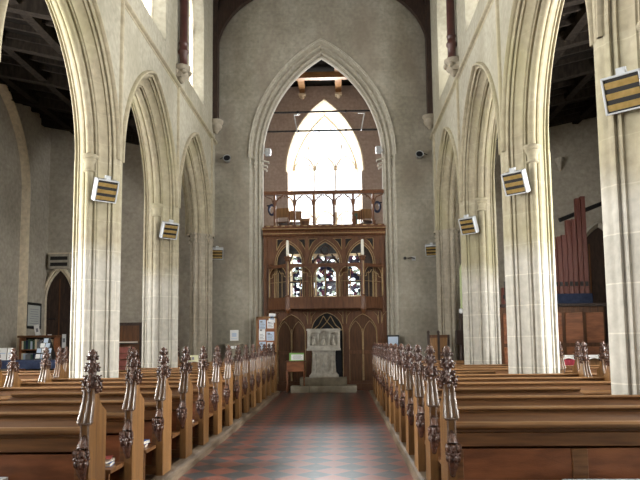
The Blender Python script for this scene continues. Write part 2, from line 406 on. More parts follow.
def arcade(sg, nm):
    X = lambda s: sg*(3.35+s)
    m = MB()
    clear = []; glassO = []
    for yc in BC:
        clear.append(Opening(yc, .90, 8.42, 10.9, 1.2)); glassO.append(Opening(yc, .76, 8.66, 10.8, 1.1))
    def zlow(y):
        z = ZS
        for yc, AH in zip(BC, AHS):
            d = abs(y-yc)
            if d < AH-.13: z = ztop(y, yc, AH-.13, ZS, AC)
        return z
    ex = []
    for yc, AH in zip(BC, AHS): ex += [yc+(AH-.13)*math.cos(PI*i/36) for i in range(37)]
    fn = lambda u, z, w: (X(w), u, z)
    # inner leaf is split so the window splays can be cut through it
    pierced(m, -5, WX+.05, zlow, ZTOP, clear, fn, .08, .0801, extra=ex)
    pierced(m, -5, WX+.05, zlow, ZTOP, glassO, fn, .35, .82, extra=ex)
    for a, b in zip(clear, glassO):
        A = a.outline(10); B = b.outline(10); A.append(A[0]); B.append(B[0])
        m.grid([[(X(.08), u, z) for u, z in A], [(X(.35), u, z) for u, z in B]])
    struct(m, 'wall_'+nm, M['wall'])
    # string course
    s = MB(); pr = [(.09, -.04), (.07, -.03), (.06, .0), (.02, .01), (.0, .035), (.005, .07), (.03, .085), (.05, .10), (.09, .13)]
    s.grid([[(X(u), y, ZSTR-.06+v) for u, v in pr] for y in (-5, WX)])
    struct(s, 'trim_%d' % (1 if sg < 0 else 2), M['arch'], True)
    return X
XS = {}
where_pier = {-1: {3: 'second pier from the tower arch', }, 1: {}}
PLAB = {
 (-1, 1): 'limestone pier of the left arcade standing out of view beside the camera',
 (1, 1): 'limestone pier of the right arcade standing out of view beside the camera',
 (-1, 2): 'limestone pier of the left arcade just outside the left edge, nearest the front pews',
 (1, 2): 'big limestone pier cut by the right edge of the photo, carrying the nearest heater',
 (-1, 3): 'nearest full pier on the left, pale limestone beside the pointed aisle door',
 (1, 3): 'pale limestone pier on the right, in front of the organ, brightly lit on one side',
 (-1, 4): 'slimmer-looking second left pier of pale limestone, brightly lit on its left side',
 (1, 4): 'farther right limestone pier with a bright sunlit edge, a heater on its near side',
 (-1, 5): 'grey limestone half pier at the left end of the arcade with a moulded capital band',
 (1, 5): 'grey limestone half pier at the right end of the arcade with a moulded capital band'}
for sg, nm in ((-1, 'left'), (1, 'right')):
    X = arcade(sg, nm)
    for i, py in enumerate(PY):
        if i < 1: continue
        root = empty('stone_pier', (sg*3.8, py, 0))
        tag(root, PLAB[(sg, i)], 'pillar', 'limestone arcade piers')
        last = (i == 5)
        plan = pier_plan(sg)
        if last: plan = [(min(s, .66), e) for s, e in plan]
        m = MB(); m.prism(plan, .32, ZS, lambda u, v, w: (sg*(u-.45), v, w))
        m.build('shaft', M['respond' if last else 'pier'], root, True)
        b = MB()
        oct_ = lambda g: [(s*1.0+(s-.45)*g, e*(1+g)) for s, e in [(0, .12), (.0, -.12), (.36, -.5), (.54, -.5), (.9, -.12), (.9, .12), (.54, .5), (.36, .5)]]
        gs = [(.03, 0), (.03, .18), (.01, .24), (.02, .27), (.0, .34)]
        b.grid([[(sg*(u-.45), v, z) for u, v in oct_(g)] for g, z in gs], closed_u=True)
        b.build('base', M['pier'], root)
        # capitals on the soffit shafts; last one is a band round the half pier
        for d in ((-1, 1) if not last else (-1,)):
            c = MB()
            if last:
                for z, g in ((ZS-.32, .09), (ZS-.2, .10), (ZS-.06, .20)):
                    c.grid([[(sg*(s-.45+(s-.33)*g), e*(1+g), zz) for s, e in plan] for zz in (z, z+.06)], closed_u=True)
                    c.f.append(tuple(len(c.v)-len(plan)+k for k in range(len(plan))))
            else:
                prof = [(.086, -.30), (.105, -.285), (.105, -.265), (.088, -.25), (.09, -.16), (.115, -.11), (.13, -.09), (.115, -.075), (.14, -.05), (.15, -.02), (.145, 0), (.09, .02)]
                c.lathe(prof, 0, d*.41, 14, ZS)
            c.build('capital', M['respond' if last else 'pier'], root, True)
        # thin wall shaft from the pier tip to the string course
        w = MB(); tp_ = [(.03, .03), (.045, .045), (.09, .05)]
        tq = tp_+[(s, -e) for s, e in reversed(tp_)]
        w.prism(tq, ZS-.01, ZSTR-.04, lambda u, v, w_: (sg*(u-.45), v, w_))
        tq = [(.9-s, e) for s, e in tq]; w.prism(tq, ZS-.01, ZSTR-.2, lambda u, v, w_: (sg*(u-.45), v, w_))
        w.build('wall_shaft', M['arch'], root, True)
    for j, yc in enumerate(BC):
        if j < 1: continue
        root = empty('arcade_arch', (sg*3.8, yc, ZS))
        nth = {1: 'nearest arch of the %s arcade, beside the front pews', 2: 'large second arch of the %s arcade, open to the dark aisle roof',
               3: 'middle pointed arch of the %s arcade, between its two full piers', 4: 'narrow-looking last pointed arch of the %s arcade, next to the tower wall'}[j] % nm
        if j == 1: nth = 'nearest pointed arch of the %s arcade, mostly outside the frame' % nm
        tag(root, 'moulded stone '+nth, 'arch', 'moulded arcade arches')
        m = MB()
        AH = AHS[j]
        rows = []
        n = 22
        for s, e in ARCHP:
            h = arc_pts(AH, AC, e, 0, n)
            rows.append([(sg*(s-.45), u, z) for u, z in h]+[(sg*(s-.45), -u, z) for u, z in reversed(h[:-1])])
        m.grid(rows); m.build('mouldings', M['arch'], root, True)
        hd = MB(); rows = []
        for s, e in [(.085, .06), (.04, .065), (.015, .085), (.015, .115), (.04, .13), (.06, .135), (.085, .135)]:
            h = arc_pts(AH, AC, e, 0, n)
            rows.append([(sg*(s-.45), u, z) for u, z in h]+[(sg*(s-.45), -u, z) for u, z in reversed(h[:-1])])
        hd.grid(rows); hd.build('hood_mould', M['arch'], root, True)

# clerestory windows: frame, mullion, panes
wn = 0
for sg, nm in ((-1, 'left'), (1, 'right')):
    for j, yc in enumerate(BC):
        wn += 1
        fr = MB(); o = Opening(yc, .76, 8.66, 10.8, 1.1)
        x = sg*3.74
        fr.tube([(x, u, z) for u, z in o.outline(10)]+[(x, yc+.76, 8.66)], .04, 6)
        fr.box(*sorted((x-.05, x+.05)), yc-.03, yc+.03, 8.66, 11.3)
        for d in (-1, 1):
            a = Opening(yc+d*.38, .36, 8.7, 10.4, .5)
            fr.tube([(x, u, z) for u, z in a.outline(6)[1:-1]], .028, 5)
        w = struct(fr, 'window_%d' % wn, M['warmstone'])
        g = MB(); ol = o.outline(10); g.add([(x, u, z) for u, z in ol], [tuple(range(len(ol)))])
        g.build('glass', M['glass'], w)

# ------------------------------------------------------------ tower-arch wall
X0 = -.03; TA = 2.35; TC = 2.03; TZ = 7.33
class TOpen(Opening):
    def __init__(s): s.uc = X0; s.hw = TA-.04; s.zb = -.0; s.zs = TZ; s.c = TC
to = TOpen()
m = MB(); ty = lambda u, z, w: (u, w, z)
pierced(m, -4.12, 4.12, 0, 14.6, [to], ty, WX, WX+.8, 30)
struct(m, 'wall_west', M['westwall'])
ta = empty('tower_arch', (X0, WX, 0)); tag(ta, 'tall pointed stone arch with moulded orders framing the wooden gallery', 'arch')
TP = [(0, .035), (-.02, .05), (-.02, .09), (.02, .115), (.08, .12), (.12, .15), (.12, .19), (.07, .215), (.06, .25), (.10, .275), (.17, .275), (.22, .31), (.22, .35), (.16, .365), (.17, .40), (.25, .41), (.31, .42), (.33, .46), (.40, .475)]
TP = [(s*.85, .035+(e-.035)*.92) for s, e in TP]
TP = TP+[(.8-s, e) for s, e in reversed(TP)]
m = MB(); rows = []
for s, e in TP:
    h = arc_pts(TA, TC, e, TZ, 24); h = [(h[0][0], 0)]+h
    rows.append([(u, s, z) for u, z in h]+[(-u, s, z) for u, z in reversed(h[:-1])])
m.grid(rows); m.build('mouldings', M['jamb'], ta, True)
m = MB(); rows = []
for s, e in [(.0, .0), (-.035, .003), (-.05, .02), (-.04, .04), (-.02, .045), (-.015, .055)]:
    h = arc_pts(TA, TC, e, TZ, 24)
    rows.append([(u, s, z) for u, z in h]+[(-u, s, z) for u, z in reversed(h[:-1])])
m.grid(rows); m.build('hood_mould', M['jamb'], ta, True)
for sg in (-1, 1):
    c = MB()
    for z, g in ((-.32, .02), (-.2, .04), (-.07, .09)):
        pr = [(0-g, .22-g*.3), (-g, .2), (.1, .24-g), (.22, .33+g), (.32, .42+g), (.42, .53+g), (.6, .53+g)]
        rows = [[(sg*(TA-e), s, TZ+z+zz) for s, e in pr] for zz in (0, .02, .06, .075)]
        rows[0] = [(sg*(TA-e+.02), s+.02, TZ+z) for s, e in pr]; rows[3] = [(sg*(TA-e+.02), s+.02, TZ+z+.075) for s, e in pr]
        c.grid(rows)
    c.build('capital', M['jamb'], ta)

# ------------------------------------------------------------ nave roof, trusses
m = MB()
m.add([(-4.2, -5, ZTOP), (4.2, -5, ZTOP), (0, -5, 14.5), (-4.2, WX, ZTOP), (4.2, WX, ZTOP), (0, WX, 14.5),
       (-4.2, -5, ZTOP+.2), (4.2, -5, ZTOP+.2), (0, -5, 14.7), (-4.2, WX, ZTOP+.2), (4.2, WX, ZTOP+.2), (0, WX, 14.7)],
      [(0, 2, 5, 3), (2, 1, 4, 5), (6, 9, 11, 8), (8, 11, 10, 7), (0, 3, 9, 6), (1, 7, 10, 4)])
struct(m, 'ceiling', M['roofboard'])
for i, ty_, lab in ((5, WX-.30, 'dark timber roof truss curving against the wall above the tower arch'),
                    (4, PY[4], 'roof truss whose red-brown posts stand between the last two clerestory windows'),
                    (3, PY[3], 'roof truss on red-brown posts at the top edge, nearer than the clerestory windows'),
                    (2, PY[2], 'nearest roof truss, above the front pews and out of the frame')):
    root = empty('roof_truss', (0, ty_, 0)); tag(root, lab, 'roof truss', 'nave roof trusses')
    for sg in (-1, 1):
        p = MB(); x = sg*3.30
        if i == 5:
            p.box(*sorted((sg*3.28, sg*3.45)), -.12, .2, 8.45, ZTOP)
            p.build('post', M['darkwood'], root)
        else:
            p.lathe([(.10, 8.3), (.125, 8.33), (.10, 8.4), (.10, 8.62), (.13, 8.66), (.13, 8.72), (.10, 8.76), (.10, 8.86), (.12, 8.9), (.10, 8.95), (.10, ZTOP)], x, 0, 12)
            p.build('post', M['postred'], root, True)
        c = MB(); cz = 8.3 if i != 5 else 8.45
        pr = [(.03, -.42), (.08, -.38), (.10, -.32), (.17, -.27), (.20, -.2), (.185, -.15), (.20, -.12), (.23, -.08), (.23, 0), (.1, 0)]
        c.lathe(pr, sg*3.34, 0, 10, cz)
        if i != 5:
            for k in range(6):
                a = 2*PI*k/6; c.blob((sg*3.34+.19*math.cos(a), .19*math.sin(a), cz-.17), (.07, .07, .07))
            c.box(*sorted((sg*3.3, sg*3.5)), -.18, .18, cz-.3, cz-.02)
        c.build('corbel', M['respond'], root, True)
        br = MB(); rows = []
        for k in range(13):
            a = PI/2*k/12; xo = 3.38-2.4*(1-math.cos(a)); zo = 10.9+2.35*math.sin(a)
            if i == 5: xi = 3.32-2.4*(1-math.cos(a)); zi = 10.6+2.15*math.sin(a)
            else: xi = 3.25-2.4*(1-math.cos(a)); zi = 10.9+2.15*math.sin(a)
            rows.append([(sg*xi, -.1, zi), (sg*xi, .1, zi), (sg*3.42 if k == 0 else sg*min(3.42, xo+.12), .1, zo+.12), (sg*min(3.42, xo+.12), -.1, zo+.12)])
        br.grid(rows, closed_u=True)
        if i == 5:   # boarded spandrel between brace and wall
            for k in range(12):
                a, b = rows[k][0], rows[k+1][0]
                br.add([(a[0], .02, a[2]), (b[0], .02, b[2]), (b[0], .02, ZTOP-.05), (a[0], .02, ZTOP-.05)], [(0, 1, 2, 3)])
        br.build('arched_brace', M['darkwood'], root, True)
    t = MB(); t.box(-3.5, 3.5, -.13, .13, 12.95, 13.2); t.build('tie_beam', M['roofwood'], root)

# ------------------------------------------------------------ aisles
def aisle(sg, nm, n0):
    x = sg*AX
    wins = [Opening(yc, .85, 2.3, 5.0, 1.3) for yc in (BC[1], BC[2], BC[3])]
    ins = [Opening(o.uc, 1.15, 1.9, 5.1, 1.55) for o in wins]
    m = MB(); fn = lambda u, z, w: (sg*w, u, z)
    pierced(m, -5, WX+.4, 0, 8.7, ins, fn, AX, AX+.001)
    pierced(m, -5, WX+.4, 0, 8.75, wins, fn, AX+.45, AX+.6)
    for a, b in zip(ins, wins):
        A = a.outline(10); B = b.outline(10); A.append(A[0]); B.append(B[0])
        m.grid([[(sg*AX, u, z) for u, z in A], [(sg*(AX+.45), u, z) for u, z in B]])
    struct(m, 'wall_%s_aisle' % nm, M['aisle'])
    global wn
    for o in wins:
        wn += 1
        fr = MB(); xx = sg*(AX+.5)
        fr.tube([(xx, u, z) for u, z in o.outline(10)]+[(xx, o.uc+o.hw, o.zb)], .05, 6)
        for d in (-.28, .28): fr.box(*sorted((xx-.05, xx+.05)), o.uc+d-.03, o.uc+d+.03, o.zb, o.top(o.uc+d))
        for d in (-.56, 0, .56):
            a = Opening(o.uc+d, .27, 2.3, 4.6, .42); fr.tube([(xx, u, z) for u, z in a.outline(6)[1:-1]], .028, 5)
        w = struct(fr, 'window_%d' % wn, M['warmstone'])
        g = MB(); ol = o.outline(10); g.add([(xx, u, z) for u, z in ol], [tuple(range(len(ol)))])
        g.build('glass', M['glass'], w)
    # end wall
    m = MB()
    ops = []
    if sg > 0: ops = [Opening(4.42, .26, 2.45, 3.6, .5)]
    e0, e1 = sorted((sg*4.0, sg*(AX+.4)))
    pierced(m, e0, e1, 0, 8.9, ops, lambda u, z, w: (u, w, z), WX+.02, WX+.45)
    struct(m, 'wall_%s_end' % nm, M['aisle'])
    if sg > 0:
        wn += 1; o = ops[0]
        fr = MB(); fr.tube([(u, WX+.2, z) for u, z in o.outline(8)]+[(o.uc+o.hw, WX+.2, o.zb)], .03, 6)
        fr.box(o.uc-.015, o.uc+.015, WX+.18, WX+.22, o.zb, 3.9)
        w = struct(fr, 'window_%d' % wn, M['warmstone'])
        ol = o.outline(8); g = MB(); g.add([(u, WX+.2, z) for u, z in ol], [tuple(range(len(ol)))]); g.build('glass', M['greenglass'], w)
    # roof: low gable with ridge mid-aisle
    xs = [(3.9, 7.52), (6.7, 8.2), (AX+.6, 8.75)]
    m = MB()
    m.grid([[(sg*a, y, z) for a, z in xs]+[(sg*a, y, z+.15) for a, z in reversed(xs)] for y in (-5, WX+.4)], closed_u=True)
    struct(m, 'ceiling', M['roofboard'])
    # beams of the aisle roof
    for k, y in enumerate([PY[2]+4.08*i/1 for i in (-.5, 0, .5, 1, 1.5, 2, 2.5, 3.02)]):
        root = empty('roof_beam', (0, y, 0))
        tag(root, 'dark timber rafter pair under the %s aisle roof, seen through the arches' % nm, 'roof beam', '%s aisle roof beams' % nm)
        b = MB()
        for (xa, za), (xb, zb) in zip(xs[:-1], xs[1:]):
            b.add([(sg*xa, y-.1, za-.3), (sg*xa, y+.1, za-.3), (sg*xa, y+.1, za+.02), (sg*xa, y-.1, za+.02),
                   (sg*xb, y-.1, zb-.3), (sg*xb, y+.1, zb-.3), (sg*xb, y+.1, zb+.02), (sg*xb, y-.1, zb+.02)],
                  [(0, 3, 2, 1), (4, 5, 6, 7), (0, 1, 5, 4), (1, 2, 6, 5), (2, 3, 7, 6), (3, 0, 4, 7)])
        o = b.build('rafter', M['roofwood'], root); o.location.y = -y
    for k, (xx, zz) in enumerate(((5.3, 7.78), (6.7, 8.08), (7.9, 8.33))):
        tag(MB().box(*sorted((sg*(xx-.09), sg*(xx+.09))), -5, WX+.3, zz-.14, zz+.08).build('purlin', M['roofwood']),
            'long dark purlin of the %s aisle roof, %s' % (nm, ('the one nearest the nave', 'the middle one', 'the one nearest the outer wall')[k]), 'roof beam', '%s aisle purlins' % nm)
aisle(-1, 'left', 0); aisle(1, 'right', 0)
# small common rafters
for sg, nm in ((-1, 'left'), (1, 'right')):
    for k in range(24):
        y = 6.2+.56*k
        b = MB()
        for (xa, za), (xb, zb) in (((4.2, 7.56), (6.7, 8.17)), ((6.7, 8.17), (AX, 8.6))):
            b.add([(sg*xa, y-.04, za-.08), (sg*xa, y+.04, za-.08), (sg*xa, y+.04, za+.1), (sg*xa, y-.04, za+.1),
                   (sg*xb, y-.04, zb-.08), (sg*xb, y+.04, zb-.08), (sg*xb, y+.04, zb+.1), (sg*xb, y-.04, zb+.1)],
                  [(0, 3, 2, 1), (4, 5, 6, 7), (0, 1, 5, 4), (1, 2, 6, 5), (2, 3, 7, 6), (3, 0, 4, 7)])
        tag(b.build('common_rafter', M['roofwood']), 'thin dark rafter of the %s aisle roof' % nm, 'rafter', '%s aisle thin rafters' % nm)

# blind arch moulding on the left aisle wall, pilaster
bl = MB(); o = Opening(15.75, 2.35, 0, 5.9, 2.9)
rows = [[(-AX-.001+d, 15.75+(u-15.75)*(1+g), z if z < 5.9 else 5.9+(z-5.9)*(1+g)) for u, z in o.outline(14)] for d, g in ((0, .09), (.16, .085), (.2, .04), (.1, .03), (.16, .0), (0, -.01))]
bl.grid(rows)
tag(bl.build('wall_arch', M['warmstone'], None, True), 'stone arch rib springing up the left aisle wall at the left edge', 'arch')

# back wall behind the camera, with an unseen window added as fill for camera-facing surfaces
m = MB(); bo = Opening(0, 2.0, 4.0, 8.5, 2.6)
pierced(m, -AX-.5, AX+.5, 0, 14.6, [bo], lambda u, z, w: (u, w, z), -5.4, -5)
struct(m, 'wall_east', M['westwall'])
wn += 1
fr = MB(); fr.tube([(u, -5.2, z) for u, z in bo.outline(10)]+[(2.0, -5.2, 4.0)], .06, 6)
for d in (-1.2, -.4, .4, 1.2): fr.box(d-.04, d+.04, -5.25, -5.15, 4, bo.top(d))
w = struct(fr, 'window_%d' % wn, M['warmstone']); ol = bo.outline(10)
g = MB(); g.add([(u, -5.2, z) for u, z in ol], [tuple(range(len(ol)))]); g.build('glass', M['glass'], w)

# ------------------------------------------------------------ tower room
TY = 26.0
wo = Opening(-.11, 1.52, 3.3, 8.5, 2.95)
wi = Opening(-.11, 1.44, 3.35, 8.0, 3.08)
m = MB()
pierced(m, -3.3, 3.3, 0, 13.6, [wo], ty, TY, TY+.001, 24) if False else None
fnw = lambda u, z, w: (u, w, z)
pierced(m, -3.3, 3.3, 0, 13.6, [wo], fnw, TY, TY+.002, 24)
pierced(m, -3.3, 3.3, 0, 13.6, [wi], fnw, TY+.6, TY+.7, 24)
struct(m, 'wall_tower_west', M['tower'])
rv = MB(); A = wo.outline(16); B = wi.outline(16); A.append(A[0]); B.append(B[0])
rv.grid([[(u, TY, z) for u, z in A], [(u, TY+.6, z) for u, z in B]])
struct(rv, 'trim_3', M['warmstone'])
for sg, nm in ((-1, 'left'), (1, 'right')):
    struct(MB().box(*sorted((sg*3.0, sg*3.3)), WX+.8, TY+.01, 0, 13.6), 'wall_tower_'+nm, M['tower'])
struct(MB().box(-3.3, 3.3, WX+.79, TY+.3, 12.15, 12.4), 'ceiling', M['roofboard'])
hm = MB(); rows = []
for s, e in [(0, -.14), (-.07, -.12), (-.09, -.07), (-.04, -.03), (0, .0)]:
    h = arc_pts(1.52, wo.c, e, 8.5, 16); rows.append([(wo.uc+u, TY+s, z) for u, z in h]+[(wo.uc-u, TY+s, z) for u, z in reversed(h[:-1])])
hm.grid(rows); struct(hm, 'trim_4', M['warmstone'], True)
# window tracery (stone), glass above, stained leaded glass below
wn += 1
tr = MB(); yy = TY+.62
def tb(pts, r=.045): tr.tube([(u, yy, z) for u, z in pts], r, 6)
tb(wi.outline(16)+[(wi.uc+wi.hw, 3.35)], .06)
for u in (-.55, .33):
    tr.box(u-.045, u+.045, yy-.07, yy+.07, 3.35, 6.9); tr.box(u-.022, u+.022, yy-.04, yy+.04, 6.9, 9.0)
cs = [(-1.43+.44, .40), (-.11, .40), (.77, .40)]
for uc in (-.99, -.11, .77):
    hw_ = .41
    for zb, zs_, rise in ((3.4, 6.45, .5), (6.9, 8.7, .6)):
        a = Opening(uc, hw_, zb, zs_, rise); tb(a.outline(7)[1:-1], .035)
        # cusps
        for d in (-1, 1):
            tb([(uc+d*hw_, zs_+.02), (uc+d*.22, zs_+.05), (uc+d*.20, zs_+.22), (uc+d*.28, zs_+.32)], .028)
tr.box(wi.uc-1.44, wi.uc+1.44, yy-.05, yy+.05, 5.05, 5.2)
for uc, z in ((-.55, 9.75), (.33, 9.75), (-.11, 10.5)):
    tb([(uc+.26*math.cos(2*PI*k/10), z+.32*math.sin(2*PI*k/10)) for k in range(11)], .02)
tb([(-.55, 9.0), (-.8, 9.4), (-.85, 9.9)], .018); tb([(.33, 9.0), (.6, 9.4), (.62, 9.9)], .018)
tb([(-.55, 9.0), (-.3, 9.35), (-.11, 9.95)], .018); tb([(.33, 9.0), (.08, 9.35), (-.11, 9.95)], .018)
w = struct(tr, 'window_%d' % wn, M['warmstone'], True)
upper = [(u, max(z, 5.2)) for u, z in wi.outline(16)]
g = MB(); g.add([(u, yy, z) for u, z in upper], [tuple(range(len(upper)))]); g.build('glass', M['glass'], w)
g = MB(); g.add([(wi.uc-1.42, yy, 3.35), (wi.uc+1.42, yy, 3.35), (wi.uc+1.42, yy, 5.15), (wi.uc-1.42, yy, 5.15)], [(0, 1, 2, 3)])
tag(g.build('stained_glass', M['stained'], w), 'dark stained leaded glass')
ld = MB()
for k in range(9): ld.box(wi.uc-1.42, wi.uc+1.42, yy-.012, yy+.012, 3.4+k*.2-.008, 3.4+k*.2+.008)
ld.build('lead_bars', M['blackiron'], w)

# tower ceiling beams
for xx, l in ((-1.0, 'left'), (.50, 'right')):
    root = empty('tower_beam', (xx, 0, 0)); tag(root, 'brown timber beam on a wall post under the tower ceiling, the %s one' % l, 'roof beam', 'tower ceiling beams')
    MB().box(-.13, .13, WX+.8, TY, 11.92, 12.15).build('beam', M['oaktop'], root)
    p = MB(); p.box(-.1, .1, TY-.25, TY, 11.75, 11.92); p.build('wall_post', M['oaktop'], root)
    c = MB(); c.blob((0, TY-.14, 11.68), (.13, .13, .13)); c.box(-.15, .15, TY-.28, TY, 11.68, 11.76); c.build('corbel', M['warmstone'], root)
tag(MB().box(-3, 3, 24.1, 24.35, 11.72, 11.95).build('tower_cross_beam', M['oaktop']), 'brown cross beam just under the tower ceiling', 'roof beam')
for z, xa, xb, l in ((9.40, -2.9, 2.9, 'upper'), (8.73, -2.9, 2.9, 'lower')):
    m = MB(); m.tube([(xa-.1, 21.5, z), (xb+.1, 21.5, z)], .032, 8)
    for k in (-.9, .75): m.blob((k, 21.5, z), (.06, .05, .05))
    tag(m.build('tie_rod', M['blackiron'], None, True), 'black iron tie rod crossing the tower, the %s of two' % l, 'rod', 'tower tie rods')
for x0, x1, l in ((-1.03, -.92, 'left'), (1.39, 1.27, 'right')):
    m = MB(); m.tube([(x0, 21.45, 9.30), (x1, 21.45, 8.70)], .022, 6); m.tube([(x0-.0, 21.45, 9.29), (x0+(.22 if x0 < 0 else -.22), 21.45, 9.30)], .018, 6)
    tag(m.build('rod_bracket', M['whitemetal'], None, True), 'slim white bracket hanging between the black tie rods, the %s one' % l, 'bracket', 'white rod brackets')
# ------------------------------------------------------------ gallery and screen
GC = .03
sc = empty('wooden_screen', (0, 20.1, 0)); tag(sc, 'dark oak gallery screen with pointed tracery filling the tower arch', 'screen')
SY = 20.10
bays = [(-1.04, .47), (.05, .56), (1.16, .47)]
# lower stage frame
m = MB()
lows = [Opening(-1.05, .44, .22, 1.75, .62), Opening(.06, .50, .22, 1.80, .62), Opening(1.17, .44, .22, 1.75, .62)]
pierced(m, -1.92, 1.92, 0, 2.60, lows, fnw, -.05, .06, 14)
m.box(-1.92, 1.92, -.08, .1, 0, .2); m.box(-1.92, 1.92, -.08, -.05, 2.45, 2.55)
for x in (-1.92, -.54, .64, 1.72): m.box(x-.0, x+.10, -.09, .06, 0, 2.6)
m.build('lower_frame', M['screen'], sc)
for uc in (-1.05, 1.17):
    d = MB(); d.box(uc-.45, uc+.45, .0, .04, .2, 2.45)
    pn = d.build('panel', M['screenpanel'], sc)
    fr = MB()
    for x in (uc-.42, uc, uc+.42): fr.box(x-.018, x+.018, -.03, .0, .24, 1.9 if x == uc else 1.75)
    fr.box(uc-.43, uc+.43, -.04, .0, 1.12, 1.22); fr.box(uc-.43, uc+.43, -.03, 0, .22, .28)
    fr.build('stiles', M['screen'], pn)
    tr = MB()
    for s_ in (-1, 1):
        a = Opening(uc+s_*.22, .2, 1.25, 1.72, .42); tr.tube([(u, -.035, z) for u, z in a.outline(7)], .010, 5)
        tr.box(uc+s_*.22-.2, uc+s_*.22-.19, -.035, -.0, .3, 1.1); tr.box(uc+s_*.22+.19, uc+s_*.22+.2, -.035, 0, .3, 1.1)
    tr.box(uc-.012, uc+.012, -.045, -.03, .3, 1.9)
    a = Opening(uc, .435, .22, 1.75, .6); tr.tube([(u, -.055, z) for u, z in a.outline(10)], .011, 5)
    tr.build('tracery', M['moulding'], pn)
# centre lower bay
d = MB(); d.box(-.46, .58, .02, .05, .2, 2.45); d.build('glazing', M['darkglass'], sc)
tr = MB()
a = Opening(.06, .49, .22, 1.80, .6); tr.tube([(u, -.055, z) for u, z in a.outline(10)], .012, 5)
tr.tube([(-.40, -.03, 1.85), (-.2, -.03, 2.02), (-.05, -.03, 2.3)], .014, 5); tr.tube([(.52, -.03, 1.85), (.32, -.03, 2.02), (.17, -.03, 2.3)], .014, 5)
tr.tube([(-.2, -.03, 1.85), (.06, -.03, 2.12), (.32, -.03, 1.85)], .014, 5); tr.tube([(.06, -.03, 2.12), (-.05, -.03, 2.3)], .012, 5); tr.tube([(.06, -.03, 2.12), (.17, -.03, 2.3)], .012, 5)
tr.build('centre_tracery', M['moulding'], sc)
for a_, b_ in ((.55, .74), (-.62, -.42)): MB().box(a_, b_, -.06, .0, .2, 1.3).build('side_board', M['screen'], sc)
# spandrel carving, lower
tr = MB()
for uc in (-1.60, -.49, .61, 1.71):
    for s_ in (-1, 1):
        tr = MB(); tr.tube([(uc+s_*.05, -.10, 2.05), (uc+s_*.09, -.10, 2.3), (uc+s_*.2, -.10, 2.42), (uc+s_*.05, -.10, 2.42), (uc+s_*.05, -.10, 2.05)], .009, 4)
        tr.build('spandrel_tracery', M['moulding'], sc)
# middle stage: three open arches
m = MB()
mids = [Opening(-1.10, .40, 2.75, 3.95, .64), Opening(.03, .45, 2.75, 3.95, .68), Opening(1.13, .40, 2.75, 3.95, .64)]
pierced(m, -1.92, 1.92, 2.60, 4.86, mids, fnw, -.05, .06, 14)
for x in (-1.92, -.60, .57, 1.76): m.box(x, x+.10, -.09, .06, 2.6, 4.86)
m.build('upper_frame', M['screen'], sc)
tr = MB()
for o in mids:
    tr.tube([(u, -.06, z) for u, z in o.outline(10)], .014, 5)
    tr.tube([(o.uc+(u-o.uc)*1.14, -.06, z if z < 3.96 else 3.95+(z-3.95)*1.12) for u, z in o.outline(10)], .010, 5)
for uc in (-1.55, -.54, .60, 1.60):
    for s_ in ((-1, 1) if abs(uc) < 1 else ((1,) if uc < 0 else (-1,))):
        tr.tube([(uc+s_*.05, -.07, 4.38), (uc+s_*.06, -.07, 4.74), (uc+s_*.32, -.07, 4.74), (uc+s_*.18, -.07, 4.62), (uc+s_*.05, -.07, 4.38)], .012, 4)
tr.build('arch_tracery', M['moulding'], sc)
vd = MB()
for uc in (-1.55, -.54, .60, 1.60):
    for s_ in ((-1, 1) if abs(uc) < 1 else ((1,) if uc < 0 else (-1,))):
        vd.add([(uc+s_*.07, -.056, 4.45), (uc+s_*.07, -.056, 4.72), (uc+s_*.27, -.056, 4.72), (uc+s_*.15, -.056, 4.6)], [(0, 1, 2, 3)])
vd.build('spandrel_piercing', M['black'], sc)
# window bars in the centre arch (two lights + cusped head) and side arches
tr = MB()
tr.box(.0, .06, -.03, .03, 2.75, 4.2)
for uc in (-.2, .26):
    a = Opening(uc, .19, 2.75, 3.85, .3); tr.tube([(u, 0, z) for u, z in a.outline(6)[1:-1]], .03, 5)
for z in (4.38,):
    tr.tube([(.03+.13*math.cos(2*PI*k/10), 0, z+.13*math.sin(2*PI*k/10)) for k in range(11)], .03, 5)
for s_ in (-1, 1):
    tr.tube([(.03+s_*.44, 0, 3.95), (.03+s_*.28, 0, 4.12), (.03+s_*.2, 0, 4.25)], .03, 5)
for o in (mids[0], mids[2]):
    s_ = 1 if o.uc < 0 else -1
    tr.box(o.uc-.02, o.uc+.02, -.03, .03, 2.75, 4.1)
    tr.tube([(o.uc, 0, 4.0), (o.uc+.12, 0, 4.3), (o.uc+.3, 0, 4.42)], .024, 5); tr.tube([(o.uc, 0, 4.0), (o.uc-.12, 0, 4.3), (o.uc-.3, 0, 4.42)], .024, 5)
    tr.box(o.uc-.4, o.uc+.4, -.02, .02, 3.35, 3.39)
tr.build('mullions', M['darkwood'], sc)
# solid boarding behind the outer halves of the side arches
MB().box(-1.53, -1.12, .03, .055, 2.75, 4.5).build('dark_boarding', M['darkwood'], sc)
MB().box(1.15, 1.55, .03, .055, 2.75, 4.5).build('dark_boarding', M['darkwood'], sc)
# cornice / fascia of the gallery
m = MB(); pr = [(-.05, 4.80), (-.16, 4.84), (-.18, 4.90), (-.12, 4.92), (-.14, 4.98), (-.22, 5.02), (-.24, 5.10), (-.05, 5.10)]
m.prism(pr, -1.93, 1.93, lambda u, v, w: (w, u, v)); m.box(-1.92, 1.92, -.1, .06, 4.8, 5.1)
m.build('cornice', M['screen'], sc)
m = MB(); m.box(-1.93, 1.93, -.205, -.175, 4.885, 4.905); m.box(-1.93, 1.93, -.255, -.235, 5.03, 5.045)
for k in range(16): m.blob((-1.75+k*.233, -.225, 5.13), (.07, .02, .018), 6, 4)
m.build('cornice_moulding', M['moulding'], sc)

